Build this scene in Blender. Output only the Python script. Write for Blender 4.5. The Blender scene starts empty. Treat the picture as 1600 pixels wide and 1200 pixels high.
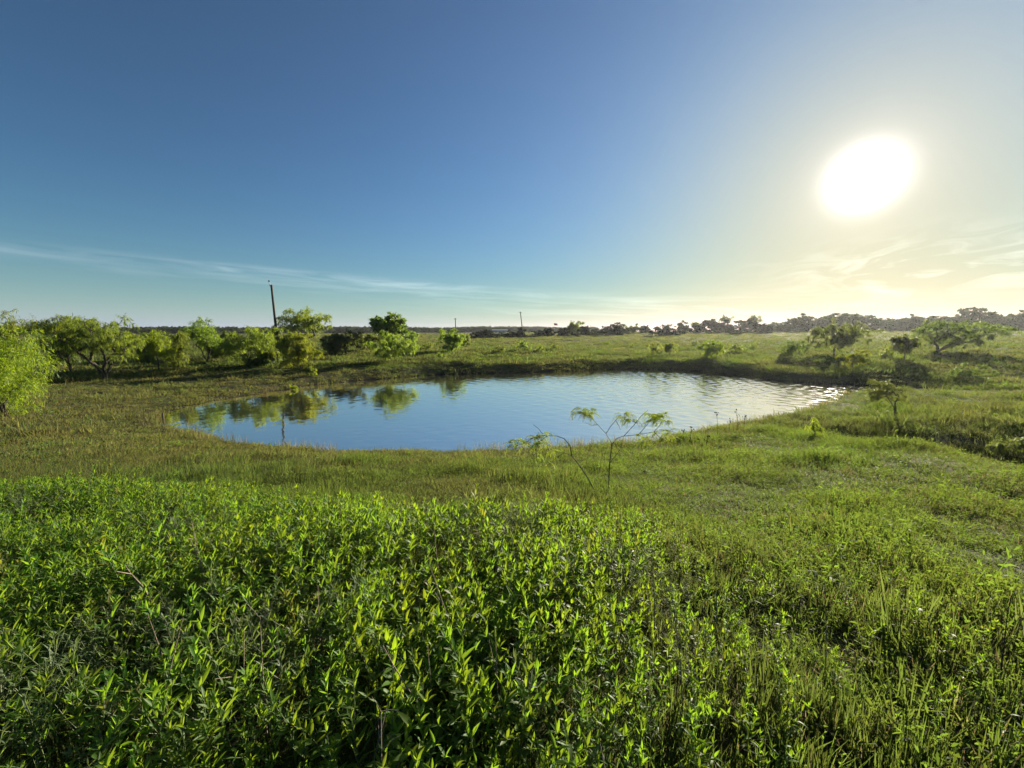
import bpy, math, random
import numpy as np
from mathutils import Vector, Matrix, Euler, Quaternion
R = math.radians
rng = np.random.default_rng(7)
random.seed(7)
scene = bpy.context.scene
COL = scene.collection

# ------------------------------------------------------------------ camera
EYE = np.array([0.0, 0.0, 1.6]); HAZE = 0.00019; F = 610.0; TH = R(7.66); CT, ST = math.cos(TH), math.sin(TH)
cam_d = bpy.data.cameras.new('camera'); cam = bpy.data.objects.new('camera', cam_d); COL.objects.link(cam)
cam_d.sensor_width = 36.0; cam_d.lens = 36.0 * F / 1600.0; cam_d.clip_start = 0.05; cam_d.clip_end = 3000
cam.location = EYE; cam.rotation_euler = (R(90) - TH, 0, 0)
scene.camera = cam

# ------------------------------------------------------------------ sky, sun, exposure
SUN_EL, SUN_AZ = R(15.6), R(40.4)
SUN = Vector((math.sin(SUN_AZ) * math.cos(SUN_EL), math.cos(SUN_AZ) * math.cos(SUN_EL), math.sin(SUN_EL)))
SKY_STRENGTH = 0.075; EXPOSURE = 1.45
world = bpy.data.worlds.new('World'); scene.world = world; world.use_nodes = True
nt = world.node_tree; nt.nodes.clear()
def N(t, **kw):
    n = nt.nodes.new(t)
    for k, v in kw.items(): setattr(n, k, v)
    return n
def lk(a, b): nt.links.new(a, b)
def setin(n, i, v):
    if hasattr(v, 'is_linked') or isinstance(v, bpy.types.NodeSocket): nt.links.new(v, n.inputs[i])
    else: n.inputs[i].default_value = v
def M(op, a, b=0.0, c=None, clamp=False):
    n = N('ShaderNodeMath', operation=op, use_clamp=clamp); setin(n, 0, a); setin(n, 1, b)
    if c is not None: setin(n, 2, c)
    return n.outputs[0]
def VM(op, a, b):
    n = N('ShaderNodeVectorMath', operation=op); setin(n, 0, a); setin(n, 1, b); return n
def SCALE(v, s):
    n = N('ShaderNodeVectorMath', operation='SCALE'); setin(n, 0, v); setin(n, 'Scale', s); return n.outputs[0]
def ADD(a, b): return VM('ADD', a, b).outputs[0]
sky = N('ShaderNodeTexSky', sky_type='NISHITA', sun_disc=False, sun_elevation=SUN_EL, sun_rotation=SUN_AZ,
        altitude=200.0, air_density=1.0, dust_density=0.6, ozone_density=1.6)
tc = N('ShaderNodeTexCoord'); D = VM('NORMALIZE', tc.outputs['Generated'], (0, 0, 0)).outputs[0]
cosang = VM('DOT_PRODUCT', D, tuple(SUN)).outputs['Value']
ang = M('MULTIPLY', M('ARCCOSINE', M('MINIMUM', cosang, 0.999999)), 180 / math.pi)      # degrees from the sun
# the sun's white-hot disc and the bright air round it
K = 1.0 / (SKY_STRENGTH * 2 ** EXPOSURE)
core = M('MULTIPLY', M('EXPONENT', M('MULTIPLY', M('POWER', M('DIVIDE', ang, 2.3), 2.3), -1.0)), 2.5 * K)
ring = M('MULTIPLY', M('EXPONENT', M('DIVIDE', ang, -2.5)), K)
wide = M('MULTIPLY', M('EXPONENT', M('DIVIDE', ang, -35.0)), K)
sep = N('ShaderNodeSeparateXYZ'); lk(D, sep.inputs[0])
az = M('MULTIPLY', M('ARCTAN2', sep.outputs[0], sep.outputs[1]), 180 / math.pi)
el = M('MULTIPLY', M('ARCSINE', sep.outputs[2]), 180 / math.pi)
# thin cirrus: noise in azimuth / elevation, stretched along the wind, kept to a few bands
def gauss(x, c, s):
    return M('EXPONENT', M('MULTIPLY', M('POWER', M('DIVIDE', M('SUBTRACT', x, c), s), 2.0), -1.0))
def cirrus(sx, sy, shear, lo, hi, seed, dist=0.6, detail=6.0):
    cv = N('ShaderNodeCombineXYZ'); setin(cv, 0, M('MULTIPLY', az, sx))
    setin(cv, 1, M('MULTIPLY', M('ADD', el, M('MULTIPLY', az, shear)), sy)); cv.inputs[2].default_value = seed
    nz = N('ShaderNodeTexNoise'); lk(cv.outputs[0], nz.inputs['Vector']); nz.inputs['Scale'].default_value = 1.0
    nz.inputs['Detail'].default_value = detail; nz.inputs['Roughness'].default_value = 0.55; nz.inputs['Distortion'].default_value = dist
    mr = N('ShaderNodeMapRange'); lk(nz.outputs[0], mr.inputs[0]); mr.inputs[1].default_value = lo; mr.inputs[2].default_value = hi
    return mr.outputs[0]
band_el = M('SUBTRACT', 7.3, M('MULTIPLY', M('POWER', M('ADD', az, 48.0), 2.0), 0.00076))
band = M('MULTIPLY', gauss(M('SUBTRACT', el, band_el), 0.0, 0.55), gauss(az, -22.0, 34.0))
band2 = M('MULTIPLY', gauss(M('SUBTRACT', el, band_el), -1.0, 0.9), gauss(az, -12.0, 30.0))
c1 = M('MULTIPLY', band, cirrus(0.10, 1.3, 0.03, 0.36, 0.66, 3.0, .9))
c2 = M('MULTIPLY', M('MULTIPLY', band2, cirrus(0.10, 1.5, 0.03, 0.45, 0.72, 8.0)), 0.6)
right = M('MULTIPLY', gauss(az, 47.0, 11.0), gauss(el, 6.2, 2.6))
c3 = M('MULTIPLY', right, cirrus(0.16, 0.62, -0.06, 0.46, 0.74, 21.0, 1.3))
low = M('MULTIPLY', gauss(az, 18.0, 24.0), gauss(el, 3.2, 1.5))
c4 = M('MULTIPLY', M('MULTIPLY', low, cirrus(0.08, 1.2, 0.05, 0.44, 0.74, 33.0)), 0.8)
cl = M('ADD', M('ADD', M('MULTIPLY', c1, 0.85), c2), M('ADD', M('MULTIPLY', c3, 1.5), c4))
glow_near = M('MULTIPLY', M('ADD', .26, M('MULTIPLY', M('EXPONENT', M('DIVIDE', ang, -22.0)), .14)), K)
# air near the horizon is paler
hz = M('MULTIPLY', M('EXPONENT', M('DIVIDE', M('MAXIMUM', el, 0.0), -3.0)), K)
gm = N('ShaderNodeGamma'); lk(sky.outputs[0], gm.inputs[0]); gm.inputs[1].default_value = 1.816       # deeper blue away from the sun
lum = VM('DOT_PRODUCT', gm.outputs[0], (.2126, .7152, .0722)).outputs['Value']
shoulder = M('MULTIPLY', M('POWER', M('ADD', 1.0, M('DIVIDE', lum, 11.8)), -0.966), K)                  # and a soft shoulder towards it
tinted = VM('MULTIPLY', gm.outputs[0], (.0395, .0475, .0480)).outputs[0]
v = SCALE(tinted, shoulder)
v = ADD(v, SCALE((1.0, 0.985, 0.90), core))
v = ADD(v, SCALE((1.0, .80, .72), ring))
v = ADD(v, SCALE((.090, .080, .075), wide))
v = ADD(v, SCALE((.012, .022, .014), K))
v = ADD(v, SCALE((.215, .300, .60), hz))
v = ADD(v, SCALE((1.0, 0.97, 0.90), M('MULTIPLY', cl, glow_near)))
bg = N('ShaderNodeBackground'); lk(v, bg.inputs[0]); bg.inputs[1].default_value = SKY_STRENGTH
out = N('ShaderNodeOutputWorld'); lk(bg.outputs[0], out.inputs[0])

sun_d = bpy.data.lights.new('sun', 'SUN'); sun_d.energy = 5.0; sun_d.angle = R(0.53); sun_d.color = (1.0, 0.90, 0.72)
sun = bpy.data.objects.new('sun', sun_d); COL.objects.link(sun)
sun.rotation_euler = SUN.to_track_quat('Z', 'Y').to_euler(); sun.location = (30, 30, 20)
vs = scene.view_settings
scene.display_settings.display_device = 'sRGB'
vs.view_transform = 'Standard'; vs.look = 'None'; vs.gamma = 1.0; vs.use_curve_mapping = False; vs.exposure = EXPOSURE
cy = scene.cycles
cy.use_denoising = True
try: cy.denoiser = 'OPENIMAGEDENOISE'
except Exception: pass
cy.max_bounces = 8; cy.diffuse_bounces = 3; cy.glossy_bounces = 3; cy.transmission_bounces = 5; cy.transparent_max_bounces = 4; cy.volume_bounces = 0
cy.sample_clamp_direct = 5.0; cy.sample_clamp_indirect = 5.0; cy.caustics_reflective = False; cy.caustics_refractive = False
cy.use_adaptive_sampling = True; cy.adaptive_threshold = 0.02

# ------------------------------------------------------------------ helpers
def ray(px, py):
    cx, c = (px - 800) / F, (600 - py) / F
    return np.array([cx, CT + c * ST, c * CT - ST])
def at(px, py, Y):
    r = ray(px, py); return EYE + r * (Y / r[1])
def tag(o, label=None, cat=None, group=None, kind=None):
    if label: o['label'] = label
    if cat: o['category'] = cat
    if group: o['group'] = group
    if kind: o['kind'] = kind
    return o
def empty(name, loc, rz=0.0, s=1.0):
    o = bpy.data.objects.new(name, None); COL.objects.link(o); o.location = loc; o.rotation_euler = (0, 0, rz); o.scale = (s, s, s)
    o.empty_display_size = 0.1
    return o
def mesh_np(name, verts, faces, mat=None, smooth=False):
    verts = np.asarray(verts, dtype=np.float32).reshape(-1, 3); faces = np.asarray(faces, dtype=np.int32)
    m, k = faces.shape
    me = bpy.data.meshes.new(name)
    me.vertices.add(len(verts)); me.vertices.foreach_set('co', verts.ravel())
    me.loops.add(m * k); me.loops.foreach_set('vertex_index', faces.ravel())
    me.polygons.add(m); me.polygons.foreach_set('loop_start', np.arange(0, m * k, k, dtype=np.int32))
    try: me.polygons.foreach_set('loop_total', np.full(m, k, dtype=np.int32))
    except Exception: pass
    if smooth: me.polygons.foreach_set('use_smooth', np.ones(m, dtype=bool))
    me.update(calc_edges=True); me.validate()
    if mat: me.materials.append(mat)
    return me
def link(name, me, parent=None, loc=None):
    o = bpy.data.objects.new(name, me); COL.objects.link(o)
    if parent: o.parent = parent
    if loc is not None: o.location = loc
    return o
class Q:                                   # collects quads
    def __init__(s): s.v = []; s.f = []; s.n = 0
    def add(s, v, f):
        v = np.asarray(v, float).reshape(-1, 3); s.v.append(v); s.f.append(np.asarray(f, int) + s.n); s.n += len(v)
    def tube(s, path, rad, n=5, cap=True):
        path = np.asarray(path, float); k = len(path); rad = np.broadcast_to(np.asarray(rad, float), (k,))
        tan = np.gradient(path, axis=0); tan /= np.linalg.norm(tan, axis=1)[:, None] + 1e-9
        ref = np.array([1.0, 0, 0]) if abs(tan[0][0]) < 0.8 else np.array([0, 1.0, 0])
        u = np.cross(tan, ref); u /= np.linalg.norm(u, axis=1)[:, None] + 1e-9; w = np.cross(tan, u)
        a = np.arange(n) * 2 * math.pi / n
        ring_ = u[:, None, :] * np.cos(a)[None, :, None] + w[:, None, :] * np.sin(a)[None, :, None]
        v = path[:, None, :] + ring_ * rad[:, None, None]
        i = np.arange(k - 1)[:, None] * n; j = np.arange(n)[None, :]; j2 = (j + 1) % n
        f = np.stack([i + j, i + j2, i + n + j2, i + n + j], -1).reshape(-1, 4)
        s.add(v, f)
    def box(s, lo, hi):
        x0, y0, z0 = lo; x1, y1, z1 = hi
        s.add([(x0, y0, z0), (x1, y0, z0), (x1, y1, z0), (x0, y1, z0), (x0, y0, z1), (x1, y0, z1), (x1, y1, z1), (x0, y1, z1)],
              [(0, 3, 2, 1), (4, 5, 6, 7), (0, 1, 5, 4), (1, 2, 6, 5), (2, 3, 7, 6), (3, 0, 4, 7)])
    def fronds(s, P, Dv, L, Wd, droop):    # bent leaf strips, two quads each
        n = len(P); L = np.broadcast_to(L, (n,))[:, None]; Wd = np.broadcast_to(Wd, (n,))[:, None]
        Dv = Dv / (np.linalg.norm(Dv, axis=1)[:, None] + 1e-9)
        S = np.cross(Dv, rng.normal(size=(n, 3))); S /= np.linalg.norm(S, axis=1)[:, None] + 1e-9
        z = np.array([0, 0, -1.0])
        vs_ = []
        for t, w in ((0.0, 0.35), (0.5, 1.0), (1.0, 0.12)):
            c = P + Dv * L * t + z * (droop * L * t * t)
            vs_ += [c - S * Wd * w * 0.5, c + S * Wd * w * 0.5]
        v = np.stack(vs_, 1).reshape(-1, 3)
        b = np.arange(n)[:, None] * 6
        f = np.concatenate([b + np.array([0, 1, 3, 2]), b + np.array([2, 3, 5, 4])], 0)
        s.add(v, f)
    def mesh(s, name, mat, smooth=False): return mesh_np(name, np.concatenate(s.v), np.concatenate(s.f), mat, smooth)
    def build(s, name, mat, parent=None, smooth=False, loc=None): return link(name, s.mesh(name, mat, smooth), parent, loc)
_lat = np.random.default_rng(99).random((256, 256))
def vnoise(x, y, s, seed=0):
    x = np.asarray(x, float) / s + seed * 17.31; y = np.asarray(y, float) / s + seed * 9.17
    xi = np.floor(x).astype(int); yi = np.floor(y).astype(int); fx = x - xi; fy = y - yi
    fx = fx * fx * (3 - 2 * fx); fy = fy * fy * (3 - 2 * fy)
    g = lambda a, b: _lat[a % 256, b % 256]
    return (g(xi, yi) * (1 - fx) + g(xi + 1, yi) * fx) * (1 - fy) + (g(xi, yi + 1) * (1 - fx) + g(xi + 1, yi + 1) * fx) * fy
def sst(x, a, b):
    t = np.clip((np.asarray(x, float) - a) / (b - a), 0, 1); return t * t * (3 - 2 * t)

# ------------------------------------------------------------------ materials
def new_mat(name):
    m = bpy.data.materials.new(name); m.use_nodes = True; t = m.node_tree; t.nodes.clear()
    return m, t
def leaf_mat(name, diff, trans, mix=0.5, rough=0.45, var=0.35, spec=0.4, patch=0.0, patch_col=(0.1, 0.08, 0.03), patch_scale=0.5, yellow=0.0):
    m, t = new_mat(name); L = t.links
    oi = t.nodes.new('ShaderNodeObjectInfo'); geo = t.nodes.new('ShaderNodeNewGeometry')
    nz = t.nodes.new('ShaderNodeTexNoise'); nz.inputs['Scale'].default_value = 2.3; nz.inputs['Detail'].default_value = 2
    L.new(geo.outputs['Position'], nz.inputs['Vector'])
    add = t.nodes.new('ShaderNodeMath'); add.operation = 'ADD'; L.new(oi.outputs['Random'], add.inputs[0]); L.new(nz.outputs[0], add.inputs[1])
    mr = t.nodes.new('ShaderNodeMapRange'); L.new(add.outputs[0], mr.inputs[0])
    mr.inputs[1].default_value = 0.2; mr.inputs[2].default_value = 1.6; mr.inputs[3].default_value = 1 - var; mr.inputs[4].default_value = 1 + var
    hr = t.nodes.new('ShaderNodeMapRange'); L.new(oi.outputs['Random'], hr.inputs[0]); hr.inputs[3].default_value = 0.478; hr.inputs[4].default_value = 0.512
    def tint(c):
        src = None
        if patch > 0:
            pn = t.nodes.new('ShaderNodeTexNoise'); pn.inputs['Scale'].default_value = patch_scale; pn.inputs['Detail'].default_value = 3
            L.new(geo.outputs['Position'], pn.inputs['Vector'])
            pr = t.nodes.new('ShaderNodeMapRange'); L.new(pn.outputs[0], pr.inputs[0]); pr.inputs[1].default_value = 0.42; pr.inputs[2].default_value = 0.62; pr.inputs[4].default_value = patch
            mx = t.nodes.new('ShaderNodeMix'); mx.data_type = 'RGBA'; L.new(pr.outputs[0], mx.inputs[0])
            mx.inputs[6].default_value = (*c, 1); k = sum(c) / sum(patch_col); mx.inputs[7].default_value = (*[q * k * 0.9 for q in patch_col], 1)
            src = mx.outputs[2]
        h = t.nodes.new('ShaderNodeHueSaturation'); L.new(mr.outputs[0], h.inputs['Value']); L.new(hr.outputs[0], h.inputs['Hue'])
        if src is None: h.inputs['Color'].default_value = (*c, 1)
        else: L.new(src, h.inputs['Color'])
        return h.outputs[0]
    def old(sock, c):
        if not yellow: return sock
        g_ = t.nodes.new('ShaderNodeMapRange'); L.new(oi.outputs['Random'], g_.inputs[0]); g_.inputs[1].default_value = 1 - yellow; g_.inputs[2].default_value = 1.0; g_.inputs[4].default_value = .75
        x = t.nodes.new('ShaderNodeMix'); x.data_type = 'RGBA'; L.new(g_.outputs[0], x.inputs[0]); L.new(sock, x.inputs[6]); x.inputs[7].default_value = (*c, 1); return x.outputs[2]
    b = t.nodes.new('ShaderNodeBsdfPrincipled'); b.inputs['Roughness'].default_value = rough; b.inputs['Specular IOR Level'].default_value = spec
    L.new(old(tint(diff), (.16, .13, .045)), b.inputs['Base Color'])
    tr = t.nodes.new('ShaderNodeBsdfTranslucent'); L.new(old(tint(trans), (.36, .28, .03)), tr.inputs['Color'])
    mx = t.nodes.new('ShaderNodeMixShader'); mx.inputs[0].default_value = mix; L.new(b.outputs[0], mx.inputs[1]); L.new(tr.outputs[0], mx.inputs[2])
    o = t.nodes.new('ShaderNodeOutputMaterial'); L.new(mx.outputs[0], o.inputs[0])
    return m
def solid_mat(name, c1, c2, scale=20.0, rough=0.8, bump=0.3, stretch=(1, 1, 1), spec=0.3):
    m, t = new_mat(name); L = t.links
    tcn = t.nodes.new('ShaderNodeTexCoord'); mp = t.nodes.new('ShaderNodeMapping'); mp.inputs['Scale'].default_value = stretch
    L.new(tcn.outputs['Object'], mp.inputs[0])
    nz = t.nodes.new('ShaderNodeTexNoise'); nz.inputs['Scale'].default_value = scale; nz.inputs['Detail'].default_value = 5; L.new(mp.outputs[0], nz.inputs['Vector'])
    r = t.nodes.new('ShaderNodeMapRange'); r.inputs[1].default_value = 0.3; r.inputs[2].default_value = 0.7; L.new(nz.outputs[0], r.inputs[0])
    mx = t.nodes.new('ShaderNodeMix'); mx.data_type = 'RGBA'; L.new(r.outputs[0], mx.inputs[0]); mx.inputs[6].default_value = (*c1, 1); mx.inputs[7].default_value = (*c2, 1)
    b = t.nodes.new('ShaderNodeBsdfPrincipled'); b.inputs['Roughness'].default_value = rough; b.inputs['Specular IOR Level'].default_value = spec
    L.new(mx.outputs[2], b.inputs['Base Color'])
    bp = t.nodes.new('ShaderNodeBump'); bp.inputs['Strength'].default_value = bump; bp.inputs['Distance'].default_value = 0.02; L.new(nz.outputs[0], bp.inputs['Height']); L.new(bp.outputs[0], b.inputs['Normal'])
    o = t.nodes.new('ShaderNodeOutputMaterial'); L.new(b.outputs[0], o.inputs[0])
    return m
MAT = {}
MAT['weed'] = leaf_mat('weed_leaf', (0.055, 0.115, 0.018), (0.27, 0.43, 0.022), 0.50, 0.5, 0.34, 0.24, yellow=.06)
MAT['weed_stem'] = leaf_mat('weed_stem', (0.10, 0.13, 0.05), (0.1, 0.13, 0.03), 0.15, 0.5, 0.3)
MAT['grass'] = leaf_mat('grass_blade', (0.056, 0.080, 0.030), (0.140, 0.205, 0.028), 0.46, 0.7, 0.40, 0.10, 0.5, (0.10, 0.085, 0.03), 0.35)
MAT['olive'] = leaf_mat('olive_grass', (0.110, 0.104, 0.046), (0.255, 0.25, 0.055), 0.45, 0.7, 0.38, 0.1, 0.6, (0.06, 0.07, 0.02), 0.4)
MAT['straw'] = leaf_mat('straw', (0.24, 0.19, 0.10), (0.30, 0.22, 0.09), 0.35, 0.7, 0.35, 0.15)
MAT['forb'] = leaf_mat('forb_leaf', (0.052, 0.078, 0.032), (0.175, 0.26, 0.026), 0.48, 0.65, 0.42, 0.12)
MAT['mesq'] = leaf_mat('mesquite_leaf', (0.078, 0.120, 0.026), (0.33, 0.43, 0.024), 0.50, 0.5, 0.28, 0.3)
MAT['mesq_bright'] = leaf_mat('bright_mesquite_leaf', (0.095, 0.140, 0.022), (0.36, 0.46, 0.016), 0.52, 0.5, 0.25, 0.3)
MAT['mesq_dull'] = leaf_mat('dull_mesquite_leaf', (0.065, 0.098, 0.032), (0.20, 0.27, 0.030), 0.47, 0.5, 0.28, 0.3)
MAT['elm'] = leaf_mat('dense_leaf', (0.055, 0.105, 0.020), (0.24, 0.36, 0.012), 0.42, 0.45, 0.28, 0.4)
MAT['juniper'] = leaf_mat('juniper_leaf', (0.026, 0.040, 0.018), (0.03, 0.045, 0.012), 0.25, 0.6, 0.3, 0.2)
MAT['oak'] = leaf_mat('oak_leaf', (0.036, 0.056, 0.020), (0.08, 0.12, 0.02), 0.38, 0.55, 0.3, 0.2)
MAT['bark'] = solid_mat('bark', (0.045, 0.036, 0.028), (0.11, 0.09, 0.07), 14, 0.9, 0.6, (1, 1, 0.25))
MAT['bark_pale'] = solid_mat('pale_bark', (0.14, 0.12, 0.10), (0.24, 0.21, 0.17), 14, 0.9, 0.6, (1, 1, 0.25))
MAT['wood'] = solid_mat('weathered_wood', (0.05, 0.04, 0.032), (0.12, 0.10, 0.08), 9, 0.85, 0.5, (1, 1, 0.08))
MAT['seed'] = solid_mat('seed_head', (0.025, 0.018, 0.013), (0.07, 0.05, 0.035), 60, 0.9, 0.5)
MAT['twig'] = solid_mat('dry_twig', (0.14, 0.11, 0.08), (0.28, 0.22, 0.16), 40, 0.8, 0.4)
MAT['metal'] = solid_mat('galvanised_metal', (0.25, 0.26, 0.27), (0.38, 0.39, 0.40), 12, 0.45, 0.1)
MAT['white'] = solid_mat('white_siding', (0.74, 0.74, 0.72), (0.82, 0.82, 0.80), 3, 0.6, 0.1)
MAT['roof'] = solid_mat('pale_roof', (0.34, 0.33, 0.31), (0.46, 0.45, 0.43), 4, 0.6, 0.1)
MAT['flag'] = leaf_mat('flag_cloth', (0.10, 0.04, 0.05), (0.10, 0.04, 0.05), 0.35, 0.8, 0.1, 0.1)
MAT['glass'] = solid_mat('window_glass', (0.02, 0.025, 0.03), (0.03, 0.035, 0.04), 3, 0.1, 0.0, spec=0.5)
MAT['rock'] = solid_mat('dark_stone', (0.035, 0.030, 0.026), (0.10, 0.09, 0.08), 18, 0.9, 0.8)

# ------------------------------------------------------------------ terrain
WZ = -1.46
shore_px = [(238,658),(262,672),(312,684),(345,692),(400,699),(480,705),(560,708),(650,709),(720,708),(800,705),(850,702),(900,700),(960,697),(1010,692),(1056,684),(1105,675),
            (1150,663),(1200,655),(1250,646),(1300,633),(1308,622),(1345,616),(1425,611),(1420,604),(1325,602),(1282,600),(1245,598),(1200,593),(1165,587),(1100,581),(1050,578),(1000,577),
            (930,577),(900,579),(850,581),(800,583),(750,584),(700,585),(650,588),(600,592),(550,596),(500,601),(450,608),(400,617),(350,624),(300,633),(258,647)]
SH = []
for p in shore_px:
    r_ = ray(*p); t_ = (WZ - EYE[2]) / r_[2]; SH.append((EYE + r_ * t_)[:2])
SH = np.array(SH)
def smooth_poly(P, n=2):
    for _ in range(n):
        Qn = np.roll(P, -1, 0); P = np.stack([0.75 * P + 0.25 * Qn, 0.25 * P + 0.75 * Qn], 1).reshape(-1, 2)
    return P
SH = smooth_poly(SH, 1)
def sdist(x, y, P):
    sh = x.shape; X = np.stack([x.ravel(), y.ravel()], 1); best = np.full(len(X), 1e9); ins = np.zeros(len(X), bool)
    for i in range(len(P)):
        a = P[i]; b = P[(i + 1) % len(P)]; ab = b - a
        t = np.clip(((X - a) @ ab) / (ab @ ab + 1e-12), 0, 1); d = np.linalg.norm(X - a - t[:, None] * ab, axis=1); best = np.minimum(best, d)
        c = ((a[1] > X[:, 1]) != (b[1] > X[:, 1])); xs = a[0] + (X[:, 1] - a[1]) / (b[1] - a[1] + 1e-12) * ab[0]
        ins ^= c & (X[:, 0] < xs)
    return np.where(ins, -best, best).reshape(sh)
CP = np.array([
 (0,-6,0),(-6,-5,-.1),(6,-5,-.1),(0,0,0),(0,1.5,-.05),(-1.5,1.5,-.05),(1.5,1.5,-.05),(-5,1,-.12),(5,1,-.15),(-20,-5,-.4),(20,-5,-.5),(-12,2,-.35),(11,1,-.45),
 (0,4.5,-.48),(-3,4.3,-.45),(3,4.5,-.48),(-7,4.5,-.48),(0,7,-.92),(0,9.6,-1.36),(-4,7,-.92),(-5,9.6,-1.36),(4,9.3,-1.25),(5,4,-.46),(8.2,6,-.62),(8.4,8,-.86),(7.2,9.2,-1.0),(6.6,11.2,-1.2),(5,7.5,-.88),(12,3.6,-.68),
 (10.3,8,-1.42),(9.2,10.2,-1.44),(13,6.3,-1.34),(18,4.5,-1.25),(11.2,10.2,-1.22),(12.6,9.4,-1.05),(15,8,-.95),(14,13,-1.12),(18,17,-1.14),(20,12,-.98),(26,16,-.75),(21.5,20,-1.32),(24.5,21.3,-1.28),(28.5,22,-1.1),
 (24,24,-.72),(29,25.5,-.66),(36,24,-.55),(0,33.6,-.80),(5,34.2,-.80),(10,33,-.80),(15,30.5,-.8),(20,28,-.78),(6,60,-.3),(16,100,.54),(50,110,1.2),(110,95,1.5),(137,120,1.7),(30,60,0),(60,60,.4),(80,60,.7),(45,40,0),(15,42,-.6),
 (-14.5,13.6,-1.28),(-17,14,-1.08),(-14,10,-.78),(-10,8.2,-.9),(-11.3,10.2,-1.15),(-22,21,-.88),(-20,25,-.8),(-18.4,27,-.69),(-14.5,25.5,-.82),(-9.9,30,-.65),(-30,30,-.6),(-40,40,-.4),(-25,45,-.3),(-10,50,-.3),(-60,60,-.1),(-20,90,.1),
 (-120,110,.3),(-35,20,-.7),(-30,10,-.6),(-20,5,-.5),(-300,300,.3),(0,300,.8),(200,300,2.0),(300,150,2.2),(0,700,.8),(-500,500,.5),(500,500,2.4),(-700,0,0),(700,0,2),(0,-300,-.5),(-300,-300,-.5),(300,-300,0),(60,20,-.3),(40,5,-.7),(100,20,.4)], float)
def mq(A, B): return np.sqrt(((A[:, None, :2] - B[None, :, :2]) ** 2).sum(-1) + 1.6 ** 2)
K_ = mq(CP, CP); n_ = len(CP)
A_ = np.zeros((n_ + 1, n_ + 1)); A_[:n_, :n_] = K_ - 0.02 * np.eye(n_); A_[n_, :n_] = 1; A_[:n_, n_] = 1
w_ = np.linalg.solve(A_, np.append(CP[:, 2], 0))
def base_z(x, y):
    X = np.stack([x.ravel(), y.ravel()], 1); o = np.empty(len(X))
    for i in range(0, len(X), 20000): o[i:i+20000] = mq(X[i:i+20000], CP) @ w_[:n_] + w_[n_]
    return o.reshape(x.shape)
def terrain(x, y):
    b = base_z(x, y)
    far = sst(np.hypot(x, y), 14, 40)
    b = b + (vnoise(x, y, 3.1, 1) - .5) * (.07 + .16 * far) + (vnoise(x, y, 1.1, 2) - .5) * (.06 + .10 * far) + (vnoise(x, y, .45, 3) - .5) * .035 \
          + (vnoise(x, y, 9.0, 4) - .5) * .30 * sst(np.hypot(x, y), 34, 60)
    d = sdist(x, y, SH) + (vnoise(x, y, 1.3, 6) - .5) * .30 + (vnoise(x, y, .5, 7) - .5) * .12
    k = .24 + .24 * sst(y, 19, 26) - .13 * sst(-x, 7, 12) * (1 - sst(y, 18, 24)) + .1 * sst(x, 12, 18)
    s = WZ + np.where(d > 0, k * d, .35 * d) + .012
    s = np.maximum(s, WZ - 1.2)
    h = np.clip(.5 + .5 * (s - b) / .12, 0, 1)
    z = s * (1 - h) + b * h - .12 * h * (1 - h)
    return z, d
def axis(parts):
    o = [parts[0][0]]
    for a, b, n in parts: o += list(np.linspace(a, b, n + 1)[1:])
    return np.array(o)
def geo_axis(a, b, s0, g):
    o = []; x = a; s = s0
    while x < b: x += s; s *= g; o.append(x)
    return np.array(o)
gx = geo_axis(30, 720, .45, 1.07)
xs_ = np.concatenate([-gx[::-1], axis([(-30, -8, 88), (-8, 8, 120), (8, 30, 88)]), gx])
gy = geo_axis(37, 760, .35, 1.06)
ys_ = np.concatenate([-geo_axis(4, 300, .6, 1.3)[::-1], axis([(-4, 7, 84), (7, 37, 140)]), gy])
GX, GY = np.meshgrid(xs_, ys_)
GZ, GD = terrain(GX, GY)
def interp(G, x, y):
    x = np.asarray(x, float); y = np.asarray(y, float)
    i = np.clip(np.searchsorted(xs_, x) - 1, 0, len(xs_) - 2); j = np.clip(np.searchsorted(ys_, y) - 1, 0, len(ys_) - 2)
    fx = (x - xs_[i]) / (xs_[i+1] - xs_[i]); fy = (y - ys_[j]) / (ys_[j+1] - ys_[j])
    return (G[j, i] * (1 - fx) + G[j, i+1] * fx) * (1 - fy) + (G[j+1, i] * (1 - fx) + G[j+1, i+1] * fx) * fy
def gz(x, y): return interp(GZ, x, y)
def place(px, py, up=0.0):                 # where the sight line meets the ground
    r = ray(px, py); Y = np.concatenate([np.linspace(.25, 40, 1600), np.geomspace(40.1, 650, 900)])
    P = EYE + r[None] * (Y / r[1])[:, None]
    hit = np.where(P[:, 2] < gz(P[:, 0], P[:, 1]) + up)[0]
    p = P[hit[0]] if len(hit) else P[-1]
    return np.array([p[0], p[1], float(gz(p[0], p[1]))])
def depth(p): return (p[1]) * CT + (EYE[2] - p[2]) * ST
nx, ny = len(xs_), len(ys_)
ii = (np.arange(ny - 1)[:, None] * nx + np.arange(nx - 1)[None, :])
gf = np.stack([ii, ii + 1, ii + nx + 1, ii + nx], -1).reshape(-1, 4)

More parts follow.
